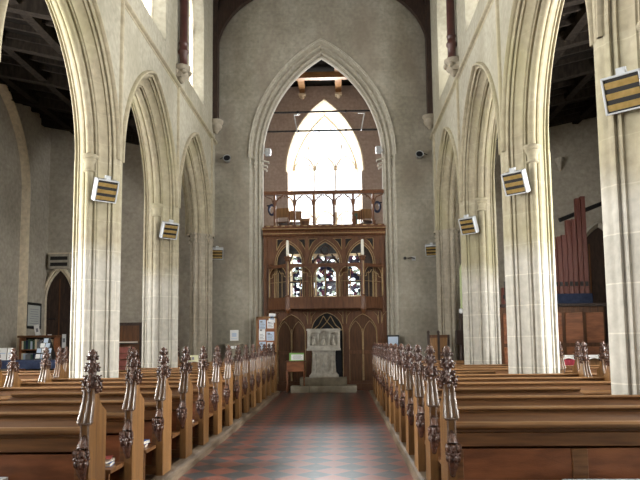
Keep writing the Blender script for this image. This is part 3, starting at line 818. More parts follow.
# gallery floor
tag(MB().box(-2.95, 2.95, 20.85, 24.4, 4.86, 5.06).build('gallery_floor', M['soffit']), 'wooden gallery floor behind the balustrade inside the tower', 'floor deck')
tag(MB().box(-1.90, 1.90, 20.17, 20.83, 4.86, 5.06).build('gallery_floor', M['soffit']), 'front strip of the wooden gallery floor between the arch jambs', 'floor deck')
# balustrade on top
bal = empty('gallery_balustrade', (0, 20.05, 5.1)); tag(bal, 'oak gallery balustrade with arched braces against the bright tower window', 'balustrade')
posts = [273.7, 294, 314, 334.4, 353.7, 373.7]
px = [(p-342)*20.05/641.6+.563-.06 for p in posts]
px = [-1.56, -.93, -.32, .32, .93, 1.56]
m = MB(); m.box(-1.90, 1.90, -.06, .06, 1.06, 1.13); m.box(-1.90, 1.90, -.08, .08, 1.13, 1.17); m.build('top_rail', M['screen'], bal)
m = MB(); m.box(-1.90, 1.90, -.05, .05, 0, .08); m.build('bottom_rail', M['screen'], bal)
for x in px:
    p = MB(); p.box(x-.035, x+.035, -.035, .035, .08, 1.06); p.lathe([(.05, .84), (.06, .87), (.05, .9)], x, 0, 8); p.build('post', M['screen'], bal)
bx = [-1.90]+px+[1.90]
for a, b in zip(bx[:-1], bx[1:]):
    br = MB()
    c = (a+b)/2; h = (b-a)/2
    if h > .2:
        br.tube([(a+.03, 0, .72), (a+.05, 0, .86), (a+.14, 0, .97), (c-.05, 0, 1.05)], .022, 5)
        br.tube([(b-.03, 0, .72), (b-.05, 0, .86), (b-.14, 0, .97), (c+.05, 0, 1.05)], .022, 5)
        for k in (-.12, 0, .12): br.blob((c+k, 0, 1.02-abs(k)*.4), (.02, .02, .03), 6, 4)
    elif a < 0: br.tube([(b-.03, 0, .75), (b-.1, 0, .95), (a+.03, 0, 1.04)], .022, 5)
    else: br.tube([(a+.03, 0, .75), (a+.1, 0, .95), (b-.03, 0, 1.04)], .022, 5)
    br.build('arched_brace', M['screen'], bal)

# balcony: canted front projecting from the screen
bc = empty('balcony', (0, 0, 2.5)); tag(bc, 'projecting oak balcony with canted sides and pierced gothic front', 'balcony')
YF = 19.45; YB = 20.02
PF = [(-1.74, YB), (-1.11, YF), (1.18, YF), (1.79, YB)]
m = MB(); m.prism([(x, y) for x, y in PF], 0.05, .13, lambda u, v, w: (u, v, w)); m.build('floor_board', M['screenpanel'], bc)
segs = list(zip(PF[:-1], PF[1:]))
def along(a, b, t, off, z):
    d = Vector((b[0]-a[0], b[1]-a[1])); n = Vector((d.y, -d.x)).normalized(); p = Vector(a)+d*t+n*off; return (p.x, p.y, z)
for (a, b) in segs:
    L_ = (Vector(b)-Vector(a)).length
    for z0, z1, th, nm_ in ((.0, .36, .045, 'apron'), (1.28, 1.38, .05, 'handrail')):
        r = MB(); pl = [along(a, b, 0, -th, 0), along(a, b, 1, -th, 0), along(a, b, 1, th, 0), along(a, b, 0, th, 0)]
        r.prism([(p[0], p[1]) for p in pl], z0, z1, lambda u, v, w: (u, v, w)); r.build(nm_, M['screen'], bc)
    nb = 3 if L_ > 2 else 1
    for k in range(nb):
        t0 = k/nb; t1 = (k+1)/nb; w_ = L_/nb
        r = MB(); fn2 = lambda u, z, w: along(a, b, u/L_, w, z)
        hw_ = w_/2-.035
        pierced(r, k*w_, (k+1)*w_, .94, 1.28, [Opening((k+.5)*w_, hw_, .9, .96, .27 if nb == 3 else .26)], fn2, -.02, .02, 12)
        r.build('arched_head', M['screen'], bc)
        tr = MB(); o = Opening((k+.5)*w_, hw_, .36, .96, .26)
        tr.tube([fn2(u, z, .03) for u, z in o.outline(8)], .010, 5)
        # cusps with foils
        for s_ in (-1, 1):
            cc = (k+.5)*w_
            tr.tube([fn2(cc+s_*hw_, .98, 0), fn2(cc+s_*hw_*.7, 1.0, 0), fn2(cc+s_*hw_*.62, 1.1, 0), fn2(cc+s_*hw_*.3, 1.1, 0), fn2(cc+s_*hw_*.1, 1.2, 0)], .012, 5)
        if nb == 3:
            tr.box(0, 0, 0, 0, 0, 0) if False else None
            tr.tube([fn2((k+.5)*w_, .36, 0), fn2((k+.5)*w_, 1.2, 0)], .012, 5)
        else:
            for q_ in (.3, .5, .7): tr.tube([fn2(q_*w_, .36, 0), fn2(q_*w_, 1.15, 0)], .012, 5)
        tr.tube([fn2((k+.02)*w_, .84, 0), fn2((k+.98)*w_, .84, 0)], .007, 4)
        tr.build('tracery', M['moulding'], bc)
        if k > 0:
            s_ = MB(); s_.tube([fn2(k*w_, .3, 0), fn2(k*w_, 1.3, 0)], .03, 6); s_.build('baluster', M['screen'], bc)
for i, (x, y) in enumerate(PF):
    front = i in (1, 2)
    hgt = 1.60 if front else 1.45
    p = MB(); r0 = .085 if front else .05
    p.lathe([(r0*.4, -.14), (r0*.8, -.08), (r0*1.1, -.03), (r0, .02), (r0, .36), (r0*1.15, .38), (r0*.7, .42), (r0*.7, hgt-.14), (r0*1.1, hgt-.1), (r0, hgt-.06), (r0*1.25, hgt-.02), (r0*1.25, hgt)], x, y, 8)
    po = p.build('corner_post', M['screen'], bc)
    g = MB(); g.tube([(x+.02, y-r0*.72, .42), (x+.02, y-r0*.72, hgt-.16)], .018, 6); g.build('gilt_rib', M['moulding'], po)
for s_, l in ((-1.11, 'left'), (1.18, 'right')):
    t = empty('candle_lamp', (s_, YF, 4.10)); tag(t, 'white candle-like lamp standing on the %s front post of the balcony' % l, 'lamp', 'balcony post lamps')
    MB().lathe([(.04, 0), (.055, .015), (.03, .03)], 0, 0, 10).build('socket', M['moulding'], t, True)
    MB().lathe([(.042, .03), (.046, .08), (.046, .46), (.035, .5), (.01, .51)], 0, 0, 12).build('tube', M['ivory'], t, True)

# things on the gallery
def simple(name, lab, cat, loc, rz=0, group=None):
    t = empty(name, loc, R(rz)); tag(t, lab, cat, group); return t
def gchair(loc, rz, lab):
    t = simple('gallery_chair', lab, 'chair', loc, rz, 'chairs on the gallery')
    MB().box(-.22, .22, -.22, .22, .42, .46).build('seat', M['screenpanel'], t)
    MB().box(-.22, .22, .19, .22, .6, .92).build('backrest', M['oak'], t)
    for sx in (-.19, .19):
        for sy in (-.19, .19): MB().box(sx-.02, sx+.02, sy-.02, sy+.02, 0, .42 if sy < 0 else .9).build('leg', M['screen'], t)
gchair((-1.38, 20.9+.5, 5.06), 170, 'brown chair on the gallery by the left jamb, behind the first arch')
gchair((-1.0, 21.5, 5.06), 10, 'brown chair on the gallery just right of the second balustrade post')
gchair((1.45, 21.4, 5.06), 10, 'brown chair on the gallery at its right end')
gchair((1.1, 22.0, 5.06), 190, 'brown chair on the gallery beside the dark green cabinet')
def chest(name, x0, x1, y0, y1, z0, z1, m1, lab, cat):
    t = simple(name, lab, cat, ((x0+x1)/2, (y0+y1)/2, z0)); w_, d_, h_ = (x1-x0)/2, (y1-y0)/2, z1-z0
    MB().box(-w_, w_, -d_, d_, 0, h_-.04).build('body', m1, t, bevel=.006)
    MB().box(-w_-.015, w_+.015, -d_-.015, d_+.015, h_-.04, h_).build('lid', m1, t, bevel=.005)
    f = MB(); f.box(-w_+.04, w_-.04, -d_-.012, -d_, .05, h_-.09); f.build('front_panel', M['screenpanel'], t, bevel=.004); return t
chest('wooden_chest', -.82, -.52, 21.2, 21.6, 5.06, 5.62, M['oak'], 'upright brown chest on the gallery in front of the tower window', 'chest')
chest('low_cabinet', -.24, .22, 21.2, 21.6, 5.06, 5.42, M['blackiron'], 'low dark cabinet on the gallery below the middle of the window', 'cabinet')
chest('green_cabinet', .92, 1.08, 21.0, 21.4, 5.06, 5.72, M['bookgreen'], 'narrow dark green cabinet on the right of the gallery', 'cabinet')
chest('brown_box', .38, .80, 21.2, 21.6, 5.06, 5.30, M['cushionred'], 'low reddish box on the gallery, right of the window middle', 'box')
for x, z, l in ((-1.72, 5.82, 'left'), (1.69, 5.86, 'right')):
    t = simple('hanging_coil', 'dark blue coil of bell rope hanging at the %s end of the gallery' % l, 'rope coil', (x+.02, 20.5, z-.04))
    m = MB()
    for k in range(5):
        m.tube([(.10*math.cos(2*PI*i/14), -.05+.025*k, .16*math.sin(2*PI*i/14)) for i in range(14)], .035, 6, closed=True)
    m.build('coil', M['coil'], t, True)
    MB().box(.0 if x > 0 else -.16, .16 if x > 0 else 0, -.02, .02, .12, .16).build('hook', M['blackiron'], t)
# white floodlights on the jambs
for x, l, s_ in ((-1.76, 'left', 1), (1.76, 'right', -1)):
    t = simple('jamb_floodlight', 'small white floodlight fixed to the %s jamb of the tower arch' % l, 'floodlight', (x, 20.0, 7.54), 0, 'white jamb floodlights')
    m = MB(); m.box(-.09, .09, -.12, .08, -.10, .11); m.build('housing', M['whitemetal'], t, bevel=.02)
    MB().box(-.07, .07, -.13, -.12, -.08, .09).build('lens', M['greymetal'], t)
    MB().box(*sorted((-s_*.14, -s_*.05)), -.02, .02, -.03, .03).build('bracket', M['whitemetal'], t)

# ------------------------------------------------------------ font / monument on steps
t = empty('stone_step', (-.04, 19.45, 0)); tag(t, 'lower broad grey stone step under the font', 'step')
st = MB(); st.box(-.98, .98, -.33, .24, 0, .20); st.build('block', M['stepstone2'], t, bevel=.02)
j = MB(); j.box(-.43, -.42, -.333, -.33, 0, .20); j.build('joint', M['black'], t)
t = empty('stone_step', (-.05, 19.50, .20)); tag(t, 'upper smaller stone step directly under the font pedestal', 'step')
st = MB(); st.box(-.70, .70, -.24, .2, 0, .24); st.build('block', M['stepstone'], t, bevel=.02)
ft = empty('font', (-.03, 19.50, .44)); tag(ft, 'white carved stone font with a relief panel top on a tapering pedestal', 'font')
p = MB(); rows = [[(x, y, z) for x, y in ((-w_, -d_), (w_, -d_), (w_, d_), (-w_, d_))] for w_, d_, z in
     ((.44, .18, 0), (.44, .18, .06), (.40, .16, .10), (.365, .14, .16), (.345, .13, .5), (.345, .13, .75), (.36, .14, .80), (.37, .15, .83))]
p.grid(rows, closed_u=True); pd = p.build('pedestal', M['fontstone'], ft, bevel=.008)
rel = MB()
for x in (-.25, -.08, .10, .26):
    rel.tube([(x, -.15, .12), (x+.02, -.155, .4), (x-.02, -.15, .74)], [.03, .045, .02], 6)
    rel.blob((x, -.15, .66), (.045, .03, .05)); rel.blob((x+.03, -.15, .42), (.05, .03, .09))
rel.build('carving', M['fontstone'], pd, True)
tp = MB(); tops = [Opening(-.30, .12, .95, 1.22, .08), Opening(0.0, .15, .95, 1.24, .1), Opening(.30, .12, .95, 1.22, .08)]
pierced(tp, -.49, .49, .83, 1.43, tops, fnw, -.20, -.09, 8); tp.box(-.49, .49, -.10, .15, .83, 1.43)
tp.box(-.51, .51, -.215, .16, 1.39, 1.45); tp.box(-.51, .51, -.215, .16, .80, .86)
tpo = tp.build('relief_top', M['fontstone'], ft)
for x in (-.30, 0, .30):
    fg = MB()
    w_ = .05 if x else .06
    fg.blob((x, -.16, 1.18), (.035, .03, .045)); fg.tube([(x, -.16, .96), (x, -.165, 1.06), (x, -.16, 1.15)], [w_+.02, w_, .025], 8)
    fg.tube([(x-.07, -.165, 1.05), (x-.02, -.17, 1.12), (x+.04, -.17, 1.10), (x+.07, -.165, 1.02)], .016, 5)
    fg.build('figure', M['fontstone'], tpo, True)

# side desk with sign
dk = empty('side_desk', (-.88, 19.4, 0)); tag(dk, 'small dark wooden desk left of the font carrying a sign', 'table')
MB().box(-.30, .30, -.17, .17, .90, .94).build('top', M['screen'], dk, bevel=.008)
MB().box(-.26, .26, -.14, .14, .62, .90).build('drawer_box', M['oakpanel'], dk, bevel=.006)
for sx in (-.26, .26):
    for sy in (-.14, .14): MB().lathe([(.022, 0), (.028, .1), (.018, .3), (.026, .5), (.026, .65)], sx, sy, 8).build('leg', M['oakpanel'], dk, True)
sg_ = empty('desk_sign', (-.84, 19.34, .94)); tag(sg_, 'white notice in a green-edged holder standing on the side desk', 'sign')
mt = Matrix.Rotation(R(-12), 4, 'X')
MB().box(-.23, .21, .0, .02, 0, .24, mt).build('backing', M['green'], sg_)
MB().box(-.17, .20, -.008, .0, .02, .19, mt).build('sheet', M['white'], sg_)
m = MB()
for k in range(4): m.box(-.12, .15-.03*(k % 2), -.011, -.008, .05+k*.032, .06+k*.032, mt)
m.build('print', M['printgrey'], sg_)

# noticeboard
nb = empty('noticeboard', (-1.76, 19.45, 0)); tag(nb, 'wooden noticeboard on legs covered in pale blue papers, left of the screen', 'noticeboard')
MB().box(-.27, .27, -.02, .02, 1.2, 2.24).build('board', M['oakpanel'], nb)
m = MB(); m.box(-.31, -.26, -.04, .03, 0, 2.28); m.box(.26, .31, -.04, .03, 0, 2.28); m.box(-.31, .31, -.04, .03, 2.22, 2.28); m.box(-.31, .31, -.04, .03, 1.14, 1.2); m.build('frame', M['oak'], nb)
for (x0, x1, z0, z1, mm, l) in ((-.22, -.02, 1.9, 2.18, 'bluepaper', 'upper left'), (.02, .22, 1.92, 2.16, 'white', 'upper right'), (-.23, -.04, 1.56, 1.92, 'white', 'middle left'), (.0, .23, 1.55, 1.82, 'bluepaper', 'middle right'), (-.22, -.02, 1.25, 1.52, 'bluepaper', 'lower left'), (.02, .20, 1.26, 1.5, 'white', 'lower right')):
    t = empty('pinned_notice', (-1.76+(x0+x1)/2, 19.425, z0)); tag(t, '%s sheet pinned at the %s of the wooden noticeboard' % ('pale blue' if mm == 'bluepaper' else 'white', l), 'paper', 'papers on the noticeboard')
    h_ = z1-z0; w_ = (x1-x0)/2
    MB().box(-w_, w_, -.004, .003, 0, h_).build('sheet', M[mm], t)
    pm = MB()
    for k in range(4): pm.box(-w_+.03, w_-.03-.03*(k % 2), -.007, -.004, .04+k*.045, .055+k*.045)
    pm.box(-w_+.03, 0, -.007, -.004, h_-.08, h_-.03); pm.build('print', M['printgrey'], t)
t = empty('notice_card', (-1.60, 19.42, 2.1)); tag(t, 'white card with a blue picture fixed on top of the noticeboard frame', 'paper')
MB().box(-.10, .10, -.006, .0, 0, .27, Matrix.Rotation(R(5), 4, 'Y')).build('sheet', M['white'], t); MB().box(-.06, .06, -.01, -.006, .08, .2, Matrix.Rotation(R(5), 4, 'Y')).build('picture', M['bluepaper'], t)

# wall notices, wall box
t = empty('wall_notice', (-2.80, 19.78, 1.56)); tag(t, 'white paper notice on the grey wall above the carved wall box', 'paper')
MB().box(-.13, .13, -.01, .01, 0, .33).build('sheet', M['white'], t)
m = MB(); m.box(-.07, .07, -.014, -.01, .12, .24); m.box(-.09, .09, -.014, -.01, .05, .07); m.build('print', M['bluepaper'], t)
t = empty('carved_wall_box', (-2.82, 19.66, 1.06)); tag(t, 'dark carved wooden box on the wall below the white notice', 'box')
m = MB(); rows = [[(x*w_, -.12+.0*y, z) if False else (x*w_, y, z) for x, y in ((-1, .12), (-.8, -.08), (-.3, -.14), (.3, -.14), (.8, -.08), (1, .12))] for w_, z in ((.06, 0), (.2, .05), (.24, .16), (.24, .24), (.30, .28), (.27, .34), (.3, .4), (.26, .42))]
m.grid(rows); m.box(-.24, .24, -.1, .12, .35, .41); m.build('box', M['stepstone'], t, True)
m = MB()
for x in (-.13, 0, .13): m.box(x-.05, x+.05, -.15, -.13, .26, .34)
m.build('label_cards', M['white'], t)
t = empty('yellow_notice', (-3.78, 18.45, 1.14)); tag(t, 'pale yellow card standing by the wall left of the half pier, behind the pews', 'card')
mtt = Matrix.Identity(4)
MB().box(-.17, .17, -.01, .01, -.28, .02).build('card', M['yellowpaper'], t)
m = MB(); m.box(-.02, .05, -.014, -.01, -.12, -.04); m.box(-.1, .1, -.014, -.01, -.19, -.17); m.build('print', M['printgrey'], t)
MB().box(-.19, .19, -.05, .15, -1.14, -.28).build('stand', M['oakpanel'], t)
t = empty('framed_sign', (2.07, 19.62, 1.36)); tag(t, 'pale blue notice in a dark frame, right of the screen behind the pews', 'sign')
MB().box(-.18, .18, .0, .03, -.02, .32).build('frame', M['blackiron'], t); MB().box(-.15, .15, -.006, .0, .01, .27).build('sheet', M['bluepaper'], t)
MB().tube([(0, .015, -1.36), (0, .015, -.02)], .02, 8).build('stand', M['blackiron'], t); MB().lathe([(.16, -1.36), (.16, -1.34), (.03, -1.32)], 0, .015, 12).build('foot', M['blackiron'], t)

# spot lights on wall + small bracket
for x, z, l in ((-3.0, 7.24, 'left'), (3.0, 7.24, 'right')):
    t = empty('wall_spotlight', (x, WX-.1, z)); tag(t, 'round dark spotlight on a bracket on the wall %s of the tower arch' % l, 'spotlight', 'round wall spotlights')
    mt = Matrix.Translation((0, -.12, 0)) @ Matrix.Rotation(R(70), 4, 'X')
    MB().lathe([(.03, -.12), (.09, -.08), (.125, .04), (.13, .06), (.11, .05), (.0, .045)], 0, 0, 14, 0, mt, False).build('housing', M['greymetal'], t, True)
    MB().lathe([(.10, .052), (.10, .054)], 0, 0, 14, 0, mt).build('lens', M['darkglass'], t)
    s_ = 1 if x < 0 else 1
    MB().tube([(0, -.12, .02), (-.16*(-1 if x < 0 else 1)*-1, -.05, .06), (-.26*(-1 if x < 0 else 1)*-1, .05, .05)], .012, 6).build('arm', M['blackiron'], t)
    MB().box(-.05, .05, .02, .1, -.04, .04).build('wall_plate', M['blackiron'], t)
t = empty('wall_camera', (2.59, WX-.06, 4.03)); tag(t, 'small dark iron bracket lamp on the wall near the right heater', 'bracket lamp')
MB().tube([(-.02, -.06, 0), (.1, -.03, .02), (.22, .04, .0)], .018, 6).build('arm', M['blackiron'], t)
MB().blob((-.1, -.08, 0), (.05, .05, .05)).build('lamp', M['blackiron'], t, True); MB().box(.12, .24, .02, .06, -.06, .06).build('wall_plate', M['greymetal'], t)

# ------------------------------------------------------------ radiant heaters
def heater(loc, rz, tilt, lab, sc_=1.0):
    t = empty('radiant_heater', loc, 0); t.rotation_euler = Euler((R(tilt), 0, R(rz)), 'XYZ'); tag(t, lab, 'heater', 'radiant heaters on the walls and piers')
    W_, H_ = .20, .20
    m = MB(); m.box(-W_-.03, W_+.03, .0, .12, -H_-.02, H_+.03)
    m.build('casing', M['greymetal'], t, bevel=.008)
    fr = MB(); fr.box(-W_-.028, -W_+.0, -.04, .03, -H_-.02, H_+.028); fr.box(W_, W_+.028, -.04, .03, -H_-.02, H_+.028)
    fr.box(-W_-.028, W_+.028, -.04, .03, H_, H_+.028); fr.box(-W_-.028, W_+.028, -.04, .03, -H_-.02, -H_+.0)
    fr.build('frame', M['whitemetal'], t, bevel=.006)
    MB().box(-W_, W_, -.02, -.005, -H_, H_).build('back_plate', M['black'], t)
    for k in range(3):
        z = -.135+k*.132
        r = MB(); r.add([(-W_+.01, -.02, z-.045), (W_-.01, -.02, z-.045), (W_-.01, -.045, z+.03), (-W_+.01, -.045, z+.03), (-W_+.01, -.005, z+.03), (W_-.01, -.005, z+.03)], [(0, 1, 2, 3), (3, 2, 5, 4), (4, 5, 1, 0), (0, 3, 4), (1, 5, 2)])
        r.build('reflector', M['gold'], t)
    MB().box(-.05, .05, .0, .08, H_+.025, H_+.10).build('junction_box', M['whitemetal'], t); MB().box(-.03, .03, .1, .26, -.03, .05).build('bracket', M['greymetal'], t)
    t.scale = (sc_*.86,)*3
for sg, nm in ((-1, 'left'), (1, 'right')):
    heater((sg*3.46, 10.66, 4.11), -sg*44, 22, {-1: 'white-framed heater with gold reflectors on the nearest left pier', 1: 'white-framed heater with gold reflectors on the right pier beside the organ'}[sg])
    heater((sg*3.46, 14.72, 4.12), -sg*44, 22, 'white-framed heater on the farther %s pier, next after the near one' % nm)
    heater((sg*3.28, 19.45, 4.22), -sg*12, 38, 'small-looking heater fixed on the end wall in the %s corner by the tower arch' % nm, .95)
heater((3.47, 6.50, 4.02), -42, 18, 'largest-looking heater, with gold slats, cut by the right edge of the photo')
heater((-3.46, 6.62, 4.0), 42, 16, 'heater on the near left pier outside the left edge of the photo')

# ------------------------------------------------------------ pews
def poppyhead():
    m = MB(); cy = .125
    m.lathe([(.046, 1.12), (.05, 1.15), (.062, 1.19), (.058, 1.225), (.036, 1.25), (.03, 1.27), (.044, 1.305), (.045, 1.33), (.03, 1.36), (.026, 1.375), (.036, 1.405), (.034, 1.43), (.02, 1.455), (.006, 1.468)], 0, cy, 10)
    # three tiers of curled leaves
    for z, r, n, s in ((1.15, .058, 6, .022), (1.20, .062, 8, .024), (1.245, .050, 6, .019), (1.31, .045, 7, .020), (1.345, .038, 6, .017), (1.40, .035, 6, .017), (1.435, .024, 5, .014)):
        for k in range(n):
            a = 2*PI*(k+(z*10 % 1))/n
            rot = Matrix.Rotation(a, 3, 'Z') @ Matrix.Rotation(R(-30), 3, 'Y')
            m.blob((r*math.cos(a), cy+r*math.sin(a), z), (s*.7, s*.8, s*1.25), 6, 5, rot)
            m.blob((r*1.3*math.cos(a), cy+r*1.3*math.sin(a), z+s*.7), (s*.45, s*.5, s*.4), 5, 4)
    return m
def knob():
    m = MB(); cy = -.045; dz = .07
    m.tube([(0, .01, .74), (0, -.02, .70), (0, -.035, .65)], [.012, .03, .045], 8)
    m.blob((0, cy, .58), (.05, .055, .065), 10, 8)
    for k in range(7):
        a = 2*PI*k/7
        m.blob((.046*math.cos(a), cy+.046*math.sin(a), .615), (.02, .02, .034), 6, 5)
        m.blob((.04*math.cos(a+.4), cy+.04*math.sin(a+.4), .54), (.02, .02, .03), 6, 5)
        m.blob((.052*math.cos(a+.4), cy+.052*math.sin(a+.4), .575), (.012, .012, .014), 5, 4)
    m.tube([(0, -.04, .53), (0, -.03, .47), (0, .0, .40)], [.05, .035, .02], 8)
    m.v = [(x, y*1.15-.005, z+dz) for x, y, z in m.v]
    return m
def end_body():
    m = MB()
    prof = [(0, .10), (0, .90), (.012, .94), (.035, .99), (.058, 1.05), (.070, 1.10), (.072, 1.16), (.178, 1.16), (.18, 1.12), (.20, 1.07), (.245, 1.02), (.31, .985), (.35, .96), (.35, .10)]
    m.prism(prof, -.036, .036, lambda u, v, w: (w, u, v))
    return m
def end_ribs():
    m = MB()
    cur = [(.0, .905), (.012, .94), (.035, .99), (.058, 1.05), (.070, 1.10), (.072, 1.15)]
    for x in (-.034, 0, .034): m.tube([(x*(1.0+.5*(1-i/5)), y-.004, z) for i, (y, z) in enumerate(cur)], [.013, .013, .012, .011, .010, .009], 6)
    m.tube([(-.05, -.004, .90), (.05, -.004, .90)], .011, 6)
    for x in (-.028, .028): m.tube([(x, -.002, .70), (x, -.002, .895)], .009, 6)
    for x in (-.02, .0, .02): m.tube([(x, .185+.0*z, z) for z in (1.1, 1.16)], .008, 4)
    return m
ME = dict(body=end_body().mesh('bench_end', M['oak']), pop=poppyhead().mesh('poppyhead', M['carved'], True), knob=knob().mesh('elbow_knob', M['carved'], True), rib=end_ribs().mesh('edge_ribs', M['ribs'], True))
for k in ('body',): pass
def add_end(root, x, mirror=False):
    o = bpy.data.objects.new('bench_end', ME['body']); col.objects.link(o); o.parent = root; o.location = (x, 0, 0)
    for nm, k in (('poppyhead', 'pop'), ('elbow_knob', 'knob'), ('edge_ribs', 'rib')):
        c = bpy.data.objects.new(nm, ME[k]); col.objects.link(c); c.parent = o
    return o
cache = {}
def pew_meshes(w, first):
    key = (round(w, 3), first)
    if key in cache: return cache[key]
    a, b = 0.036, w-.036
    d = {}
    m = MB()
    # frame of back panel at y .05-.08, panels recessed
    m.box(a, b, .05, .09, .68, .785); m.box(a, b, .075, .09, .785, .83); m.box(a, b, .05, .09, .10, .20)
    n = max(1, round(w/1.1))
    for k in range(n+1):
        x = a+(b-a)*k/n; m.box(max(a, x-.06), min(b, x+.06), .05, .09, .2, .66)
    d['back_frame'] = (m.mesh('back_frame', M['oakh']), None)
    m = MB(); m.box(a, b, .07, .085, .2, .66); d['back_panel'] = (m.mesh('back_panel', M['oakpanel']), None)
    # lip moulding and sloping top board
    m = MB()
    m.prism([(.05, .812), (.015, .828), (.01, .85), (.03, .868), (.09, .868), (.09, .812)], a, b, lambda u, v, w_: (w_, u, v))
    d['lip_moulding'] = (m.mesh('lip_moulding', M['oaktop']), None)
    m = MB()
    m.prism([(.07, .842), (.07, .862), (.315, .918), (.315, .898)], a, b, lambda u, v, w_: (w_, u, v))
    d['sloping_top'] = (m.mesh('sloping_top', M['oakslope']), None)
    m = MB(); m.prism([(.315, .885), (.312, .928), (.285, .936), (.282, .950), (.30, .960), (.33, .962), (.35, .945), (.345, .88), (.335, .3), (.315, .3)], a, b, lambda u, v, w_: (w_, u, v))
    d['top_rail'] = (m.mesh('top_rail', M['oaktop']), None)
    m = MB(); m.box(a, b, -.34, .06, .39, .425); m.box(a+.03, b-.03, -.30, -.27, .07, .39)
    d['seat'] = (m.mesh('seat', M['oakh']), None)
    cache[key] = d; return d
ORD = ['first', 'second', 'third', 'fourth', 'fifth', 'sixth', 'seventh', 'eighth', 'ninth', 'tenth', 'eleventh', 'twelfth', 'thirteenth', 'fourteenth', 'fifteenth']
def pew(x_in, x_out, y, lab, group, ends=(True, True), z=.0):
    """x_in: aisle-side x of the bench end centre, x_out the other; the pew runs between"""
    lo, hi = min(x_in, x_out), max(x_in, x_out)
    root = empty('pew', (lo, y, z)); tag(root, lab, 'pew', group)
    for nm, (me, _) in pew_meshes(hi-lo, 0).items():
        o = bpy.data.objects.new(nm, me); col.objects.link(o); o.parent = root
        if nm != 'back_panel':
            md = o.modifiers.new('bevel', 'BEVEL'); md.width = .004; md.segments = 1; md.limit_method = 'ANGLE'
    if ends[0]: add_end(root, 0)
    if ends[1]: add_end(root, hi-lo)
    return root
ys_l = [4.93+1.012*k for k in range(14)]
ys_r = [5.10+1.012*k for k in range(14)]
def clash(y):
    return any(y-.34 < p+.42 and y+.35 > p-.42 for p in PY)
for side, ys, outx in ((-1, ys_l, 4.17), (1, ys_r, 4.33)):
    nm = 'left' if side < 0 else 'right'
    for k, y in enumerate(ys):
        if y > (18.5 if side < 0 else 17.6): continue
        hit = clash(y)
        out = 3.26 if hit else outx
        if k < 2: pos = ('carved oak pew nearest the camera in the %s block, its whole back panel in view' if k == 0 else 'second carved oak pew from the camera in the %s block') % nm
        elif k == len(ys)-(1 if side < 0 else 2): pos = 'farthest carved oak pew of the %s block, beside the gallery screen' % nm
        else: pos = '%s carved oak pew from the camera in the %s block' % (ORD[k], nm)
        pew(-1.43 if side < 0 else 1.385, side*out, y, pos, '%s block of carved oak pews' % nm, ends=(True, True) if not hit else ((side > 0), (side < 0)))
# side-aisle pews
la = [(9.3, -5.3, -8.2), (10.6, -5.3, -8.2), (11.9, -4.8, -8.2), (13.1, -5.2, -7.6)]
for k, (y, a, b) in enumerate(la):
    pew(a, b, y, 'pew in the left side aisle behind the arcade, %s from the camera' % ORD[k], 'left side-aisle pews')
ra = [(8.7, 5.0, 8.1), (9.9, 5.0, 8.1), (11.1, 5.0, 8.1), (12.3, 5.0, 8.1), (13.3, 5.0, 8.1)]
for k, (y, a, b) in enumerate(ra):
    pew(a, b, y, 'pew in the right side aisle behind the arcade, %s from the camera' % ORD[k], 'right side-aisle pews')

# books and papers on seats
def book(loc, rz, m_, lab, size=(.14, .2, .03), group='hymn books on the pew seats'):
    t = empty('hymn_book', loc, R(rz)); tag(t, lab, 'book', group); a, b, h = size[0]/2, size[1]/2, size[2]
    MB().box(-a, a, -b, b, 0, .003).build('back_cover', m_, t); MB().box(-a, a, -b, b, h-.003, h).build('front_cover', m_, t)
    MB().box(-a+.005, a-.004, -b+.004, b-.004, .003, h-.003).build('pages', M['pages'], t); MB().box(-a-.002, -a+.002, -b, b, 0, h).build('spine', m_, t)
ZT = .425
cols = [('bookblue', 'blue'), ('bookred', 'red'), ('bookcream', 'cream'), ('bookgreen', 'dark green')]
y = ys_l[1]-.12
book((-1.60, y, ZT), 8, M['bookblue'], 'blue hymn book at the bottom of the pile on the second left pew seat')
book((-1.61, y, ZT+.03), -6, M['bookcream'], 'cream hymn book in the middle of the pile on the second left pew seat', (.13, .19, .02))
book((-1.60, y-.01, ZT+.05), 15, M['bookred'], 'red hymn book on top of the pile on the second left pew seat', (.13, .18, .018))
y = ys_l[2]-.12
book((-1.60, y, ZT), 8, M['bookred'], 'red hymn book below the blue one on the third left pew seat')
book((-1.60, y, ZT+.03), -8, M['bookblue'], 'blue hymn book on top on the third left pew seat', (.14, .19, .035))
y = ys_l[4]-.12
book((-1.60, y, ZT), -8, M['bookblue'], 'blue hymn book on the fifth left pew seat by the aisle')
y = ys_r[2]-.12
book((1.62, y, ZT), -8, M['bookred'], 'red hymn book lying on the third right pew seat by the aisle')
def leaflet(x, y, rz, lab, m_='white', z=ZT, w=.105, h=.15, th=.004):
    t = empty('leaflet', (x, y, z), R(rz)); tag(t, lab, 'paper', 'leaflets on the front pew seats')
    MB().box(-w, w, -h, h, 0, th).build('sheet', M[m_], t)
    m = MB()
    for k in range(5): m.box(-w+.02, w-.02, -h+.04+k*.05, -h+.05+k*.05, th, th+.001)
    m.build('print', M['printgrey'], t)
leaflet(-2.15, ys_l[0]-.10, 4, 'stack of white sheets on the front left pew seat, nearer the aisle', th=.075, w=.13, h=.12)
leaflet(-2.50, ys_l[0]-.10, -6, 'stack of white sheets on the front left pew seat, farther from the aisle', th=.075, w=.11, h=.12)
cu = empty('seat_cushion', (3.1, ys_r[0]-.12, ZT)); tag(cu, 'pale blue-grey seat cushion on the front right pew', 'cushion')
MB().box(-.9, .9, -.20, .10, 0, .022).build('pad', mat('blue_grey_cloth', (.3, .36, .42), .9, (.4, .45, .5), 8, bump=.2), cu, bevel=.008)
MB().box(-.9, .9, -.203, -.20, .008, .014).build('piping', M['white'], cu)
